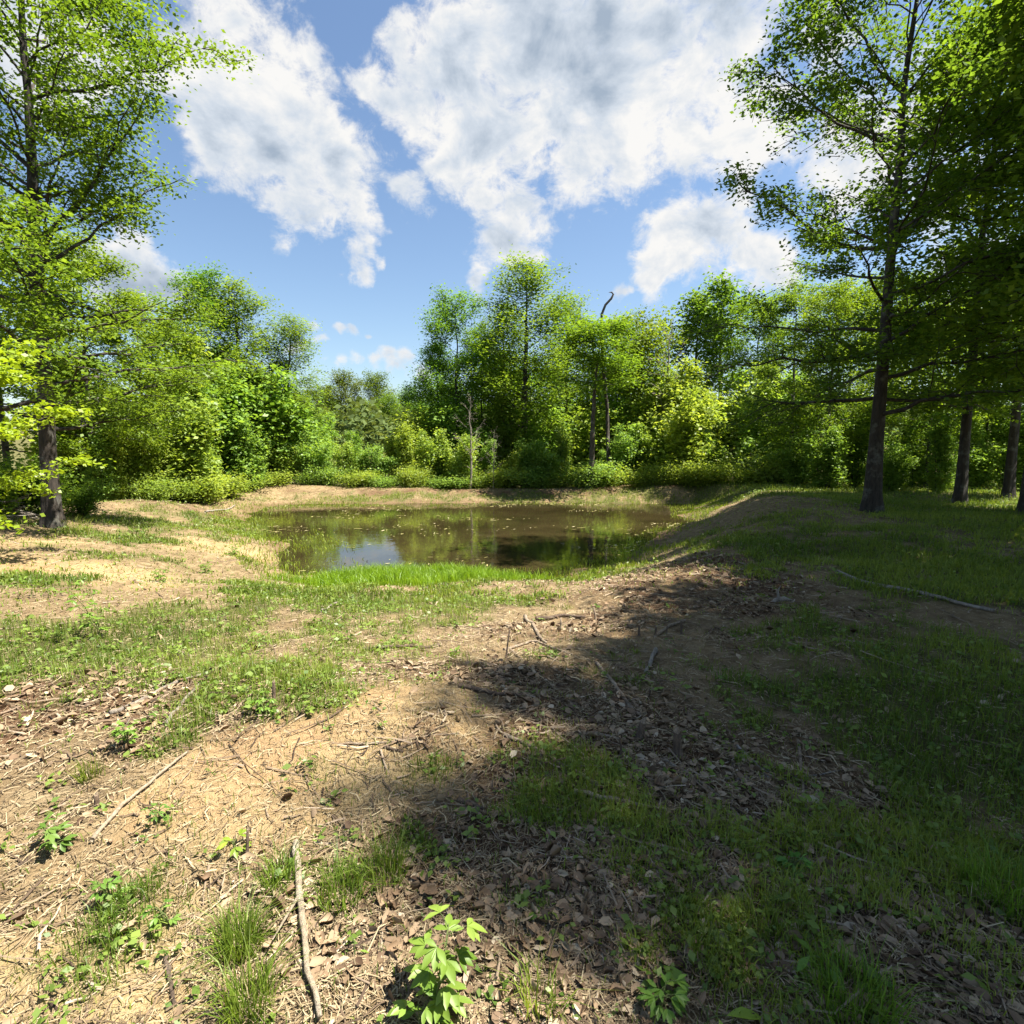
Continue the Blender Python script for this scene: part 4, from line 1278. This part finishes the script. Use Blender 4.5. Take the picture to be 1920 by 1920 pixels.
def tuft(label, px, py, n, h_, rad, seed, color):
    rg = np.random.default_rng(seed)
    x, y, z = ground(px, py)
    o = thing('grass_tuft', label, 'grass tuft', (x, y, z), group='separate grass tufts')
    a, r = rg.uniform(0, 6.28, n), rad * np.sqrt(rg.uniform(0, 1, n))
    bx, by = r * np.cos(a), r * np.sin(a)
    lean = np.stack([np.cos(a), np.sin(a), np.zeros(n)], 1) * .8
    v, q, t_ = blades(rg, bx, by, np.zeros(n), rg.uniform(.5, 1, n) * h_, rg.uniform(.0022, .0042, n), .7, lean)
    ti = np.clip(rg.normal(.45, .25, n), 0, 1)
    link('blades', mesh_np('blades', v, q, t_, M_GRASS, np.concatenate([ti, ti])), o, color)
    m = max(12, n // 8)
    v, q, t_ = blades(rg, rg.normal(0, rad * .6, m), rg.normal(0, rad * .6, m), np.zeros(m), rg.uniform(.2, .5, m) * h_, rg.uniform(.002, .004, m), 1.6)
    link('dry_blades', mesh_np('dry_blades', v, q, t_, M_STRAW, np.tile(np.clip(rg.normal(.6, .2, m), 0, 1), 2)), o)
tuft('dense dark green grass tuft left of the curved branch', 450, 1795, 330, .20, .05, 201, (.85, .9, .8))
tuft('grass tuft at the bottom edge left of the curved branch', 470, 1900, 220, .17, .06, 202, (.9, .95, .8))
tuft('arching grass tuft right against the curved branch', 525, 1660, 160, .15, .06, 203, (.85, .95, .8))
tuft('shaded grass tuft right of the head of the curved branch', 640, 1690, 220, .17, .07, 204, (.8, .9, .8))
tuft('long-bladed grass tuft in the shade beyond the five-fingered plant', 720, 1650, 200, .18, .07, 205, (.85, .9, .8))
tuft('sparse tall grass tuft between the five-fingered plant and the near leaf', 1010, 1890, 60, .19, .06, 206, (1.1, 1.1, .9))
tuft('lush grass tuft in the near right corner of the foreground', 1600, 1890, 340, .17, .11, 207, (.75, 1.0, .7))
tuft('grass tuft near the right margin of the shaded lawn', 1880, 1690, 300, .18, .12, 208, (.75, 1.0, .7))
tuft('small wispy grass tuft on the bare soil, far left', 170, 1460, 70, .14, .04, 209, (1, .95, .8))
tuft('pale grass tuft at the foot of the big oak trunk', 145, 1000, 160, .5, .25, 210, (1.5, 1.3, 1.1))

# ------------------------------------------------------------------ fallen sticks
def stick(label, pts_px, r, seed, mat=None, branches=0, lift=.0, name='fallen_stick', group='fallen sticks on the ground'):
    rg = np.random.default_rng(seed)
    P = [np.array(ground(*p_)) for p_ in pts_px]
    n_seg = 9
    s = np.linspace(0, len(P) - 1, n_seg + 3)
    pts = np.array([[np.interp(v_, range(len(P)), [p_[c] for p_ in P]) for c in range(3)] for v_ in s])
    ln = np.linalg.norm(pts[-1] - pts[0])
    j = rg.normal(0, ln * .006, pts.shape)
    pts[:, :2] += j[:, :2]
    zz = height(pts[:, 0], pts[:, 1])
    sm = np.convolve(np.pad(zz, 1, 'edge'), [.25, .5, .25], 'valid')
    pts[:, 2] = np.maximum(sm, zz * .6 + sm * .4) + r * .9 + lift
    c0 = pts[0].copy()
    o = thing(name, label, 'stick', tuple(c0), group=group)
    tb = Tubes()
    rr = r * np.linspace(1.05, .6, len(pts)) * rg.uniform(.9, 1.12, len(pts))
    tb.add(pts - c0, rr, 7)
    link('stem', tb.mesh('stem', mat or M_STICK), o)
    if branches:
        for b in range(branches):
            tb = Tubes()
            i_ = int(rg.integers(3, len(pts) - 2))
            d = pts[i_ + 1] - pts[i_]
            d /= np.linalg.norm(d)
            a = rg.choice([-1, 1]) * rg.uniform(.5, .9)
            dd = np.array([d[0] * math.cos(a) - d[1] * math.sin(a), d[0] * math.sin(a) + d[1] * math.cos(a), .12])
            q = (pts[i_] - c0) + np.linspace(0, 1, 4)[:, None] * dd * ln * rg.uniform(.15, .35)
            tb.add(q, r * .55 * np.array([1, .8, .6, .3]), 5)
            link('side_twig', tb.mesh('side_twig', mat or M_STICK), o)
    return o

stick('long thin tan stick slanting across the sunlit bare soil', [(172, 1585), (250, 1500), (350, 1417)], .009, 1, M_PALE, lift=.01)
stick('thick curved pale branch running down the middle foreground', [(556, 1592), (562, 1680), (572, 1780), (598, 1925)], .0125, 2, M_PALE, branches=1, lift=.014)
stick('short dark stick on the soil left of the curved branch', [(312, 1800), (318, 1840), (328, 1890)], .008, 3, M_STICK_DARK)
stick('pale bleached stick, longer of the two crossing the leaf litter', [(205, 1342), (290, 1305), (385, 1266)], .013, 4, M_DEAD)
stick('pale bleached stick, shorter of the two crossing the leaf litter', [(310, 1362), (345, 1320), (376, 1284)], .011, 5, M_DEAD)
stick('sunlit pale stick at the edge of the shade on the sand hump', [(1075, 1495), (1150, 1512), (1250, 1532)], .011, 6, M_PALE, lift=.012)
stick('long thin stick lying along the shade edge of the sand hump', [(945, 1380), (1040, 1430), (1125, 1478)], .011, 7, M_STICK, 1)
stick('pale straight stick in the shaded hollow', [(1120, 1245), (1155, 1295), (1198, 1342)], .013, 8)
stick('short pale stick on the shaded bank above the hollow', [(1230, 1222), (1210, 1263)], .018, 9, M_DEAD)
stick('thin stick lying upright in view on the shaded slope', [(1497, 1390), (1506, 1470), (1511, 1552)], .008, 10)
stick('long thin stick running diagonally through the shaded litter', [(1245, 1430), (1360, 1510), (1500, 1615)], .008, 11, M_STICK, 2)
stick('short thin stick near the forked shaded twigs', [(1374, 1432), (1372, 1512)], .007, 12)
stick('forked grey twig on the shaded slope', [(1380, 1404), (1412, 1432), (1442, 1462)], .011, 13, M_DEAD, 3)
stick('thin grey twig crossing below the forked twig', [(1370, 1466), (1480, 1462), (1600, 1442)], .006, 14, M_DEAD)
stick('long pale pole lying in the grass of the shaded right bank', [(1570, 1075), (1700, 1110), (1862, 1152)], .026, 15, M_DEAD)
stick('long thin stick in the dead leaves of the near right corner', [(1720, 1650), (1820, 1706), (1930, 1765)], .007, 16)
stick('brown stick lying level across the sunlit grass edge', [(680, 1222), (750, 1217), (825, 1212)], .016, 17, M_STICK_DARK)
stick('crooked stick in the sunlit twig bed of the hollow', [(985, 1160), (1005, 1185), (1022, 1210)], .02, 18, M_STICK)
stick('dark stick lying level at the head of the twig bed', [(1005, 1163), (1050, 1158), (1098, 1160)], .022, 19, M_STICK_DARK)
stick('thin stick on the twig bed beside the crooked stick', [(945, 1222), (1000, 1205), (1075, 1232)], .012, 20)
stick('stick slanting up the shaded bank beside the stubs', [(1228, 1196), (1255, 1176), (1285, 1166)], .016, 21)
stick('bent pale twig in the shaded grass of the near middle', [(1260, 1598), (1330, 1592), (1396, 1580)], .005, 22)
stick('dark stick at the shade tip left of the hollow', [(860, 1290), (930, 1306), (985, 1310)], .014, 23, M_STICK_DARK)
stick('short thick stick on the sand hump near the shade', [(858, 1505), (880, 1512), (908, 1524)], .012, 24, M_STICK_DARK)
stick('thin twig slanting in the shade right of the sand hump', [(845, 1640), (862, 1605), (886, 1550)], .005, 25)
stick('pair of thin straws lying level on the sand hump', [(640, 1398), (720, 1396), (860, 1376)], .006, 26)
stick('thin dark twig lying level on the sand hump', [(720, 1402), (738, 1408), (756, 1416)], .008, 27, M_STICK_DARK)
stick('short stick in the low grass above the big sand patch', [(602, 1148), (618, 1140), (632, 1132)], .016, 28, M_DEAD)
stick('small stick by the weeds left of the sand strip', [(320, 1210), (345, 1226), (360, 1240)], .010, 29)
stick('twig on the bare soil at the lower left margin', [(30, 1630), (50, 1618), (70, 1598)], .006, 30, M_STICK_DARK)
stick('stick on the far bank crest left of the water', [(385, 962), (420, 958), (440, 950)], .035, 31, M_DEAD)
stick('fallen pale sapling trunk at the dark edge of the right wood', [(1455, 905), (1480, 912), (1500, 918)], .03, 32, M_DEAD)

# cut stubs standing in the hollow
STUBS = [(1198, 1192, .10, 'leftmost of the cut stubs standing in a row on the shaded bank'), (1228, 1194, .09, 'cut stub second from the left in the row on the shaded bank'),
         (1250, 1190, .08, 'thin cut stub in the middle of the row on the shaded bank'), (1278, 1190, .12, 'tallest cut stub, at the right end of the row on the shaded bank'),
         (1272, 1420, .12, 'thick dark cut stump in the shaded hollow'), (1198, 1385, .09, 'dark cut stub left of the thick stump'), (1166, 1424, .12, 'thin cut stub below the dark cut stub'),
         (1052, 1180, .10, 'pale cut stub in the sunlit twig bed'), (948, 1235, .22, 'thin upright dry stalk left of the twig bed'), (1118, 1165, .13, 'pale upright stub beyond the twig bed'),
         (514, 1320, .12, 'dark cut stub at the left of the sand hump'), (463, 1608, .10, 'thin reddish cut stub beside the yellow-green seedling'), (182, 1512, .05, 'small cut stub in the weed above the long tan stick')]
for k, (px, py, h_, lab) in enumerate(STUBS):
    rg = np.random.default_rng(300 + k)
    x, y, z = ground(px, py)
    o = thing('cut_stub', lab, 'stub', (x, y, z), group='cut stubs')
    r = .022 if 'thick' in lab else (.006 if 'thin' in lab else .010)
    tb = Tubes()
    lx, ly = rg.normal(0, .12, 2)
    tb.add([(0, 0, -.03), (lx * h_ * .5, ly * h_ * .5, h_ * .5), (lx * h_, ly * h_, h_)], [r * 1.25, r, r * .85], 8)
    link('stem', tb.mesh('stem', M_STICK if 'pale' in lab else M_STICK_DARK), o)
    tb = Tubes()
    tb.add([(lx * h_, ly * h_, h_), (lx * h_ + r * .3, ly * h_, h_ + r * .8), (lx * h_ + r * .7, ly * h_, h_ + r * 1.5)], [r * .85, r * .5, r * .06], 6)
    link('splintered_top', tb.mesh('splintered_top', M_STICK), o)

# bleached wood chunk on the right bank
x, y, z = ground(1462, 1134)
o = thing('wood_chunk', 'small bleached split of wood on the shaded right bank', 'wood', (x, y, z), .4)
tb = Tubes()
tb.add([(-.14, 0, .02), (-.05, .01, .045), (.06, 0, .05), (.17, -.02, .02)], [.010, .024, .026, .006], 7)
link('wood', tb.mesh('wood', M_DEAD), o)
tb = Tubes()
tb.add([(-.02, 0, .06), (-.03, .01, .14), (.0, .0, .2)], [.016, .012, .003], 6)
link('splinter', tb.mesh('splinter', M_DEAD), o)

# grey brush pile at the left margin
rg = np.random.default_rng(77)
bx, by = at_depth(-5, 960, 12.8)[:2]
for k in range(22):
    a = rg.uniform(-.7, .7) + (math.pi if k % 2 else 0)
    ln = rg.uniform(.8, 1.7)
    x, y = bx + rg.normal(0, .35), by + rg.normal(0, .4)
    z = hz(x, y) + .05 + rg.uniform(0, .5)
    o = thing('brush_branch', 'bare grey branch lying in the brush pile at the left margin by the big oak', 'branch', (x, y, z), a, 1, 'branches of the brush pile')
    tb = Tubes()
    tl = rg.normal(.05, .28)
    s = np.linspace(0, 1, 6)
    P = np.stack([s * ln - ln * .4, rg.normal(0, .04, 6), tl * (s - .4) * ln], 1)
    r = rg.uniform(.012, .03)
    tb.add(P, r * (1 - .6 * s), 6)
    link('stem', tb.mesh('stem', M_DEAD), o)
    for b in range(3):
        tb = Tubes()
        i_ = 1 + b
        q = P[i_] + np.linspace(0, 1, 3)[:, None] * np.array([.3, rg.choice([-1, 1]) * .22, rg.normal(.1, .15)]) * rg.uniform(.7, 1.6)
        tb.add(q, r * .5 * np.array([1, .7, .3]), 4)
        link('twig', tb.mesh('twig', M_DEAD), o)
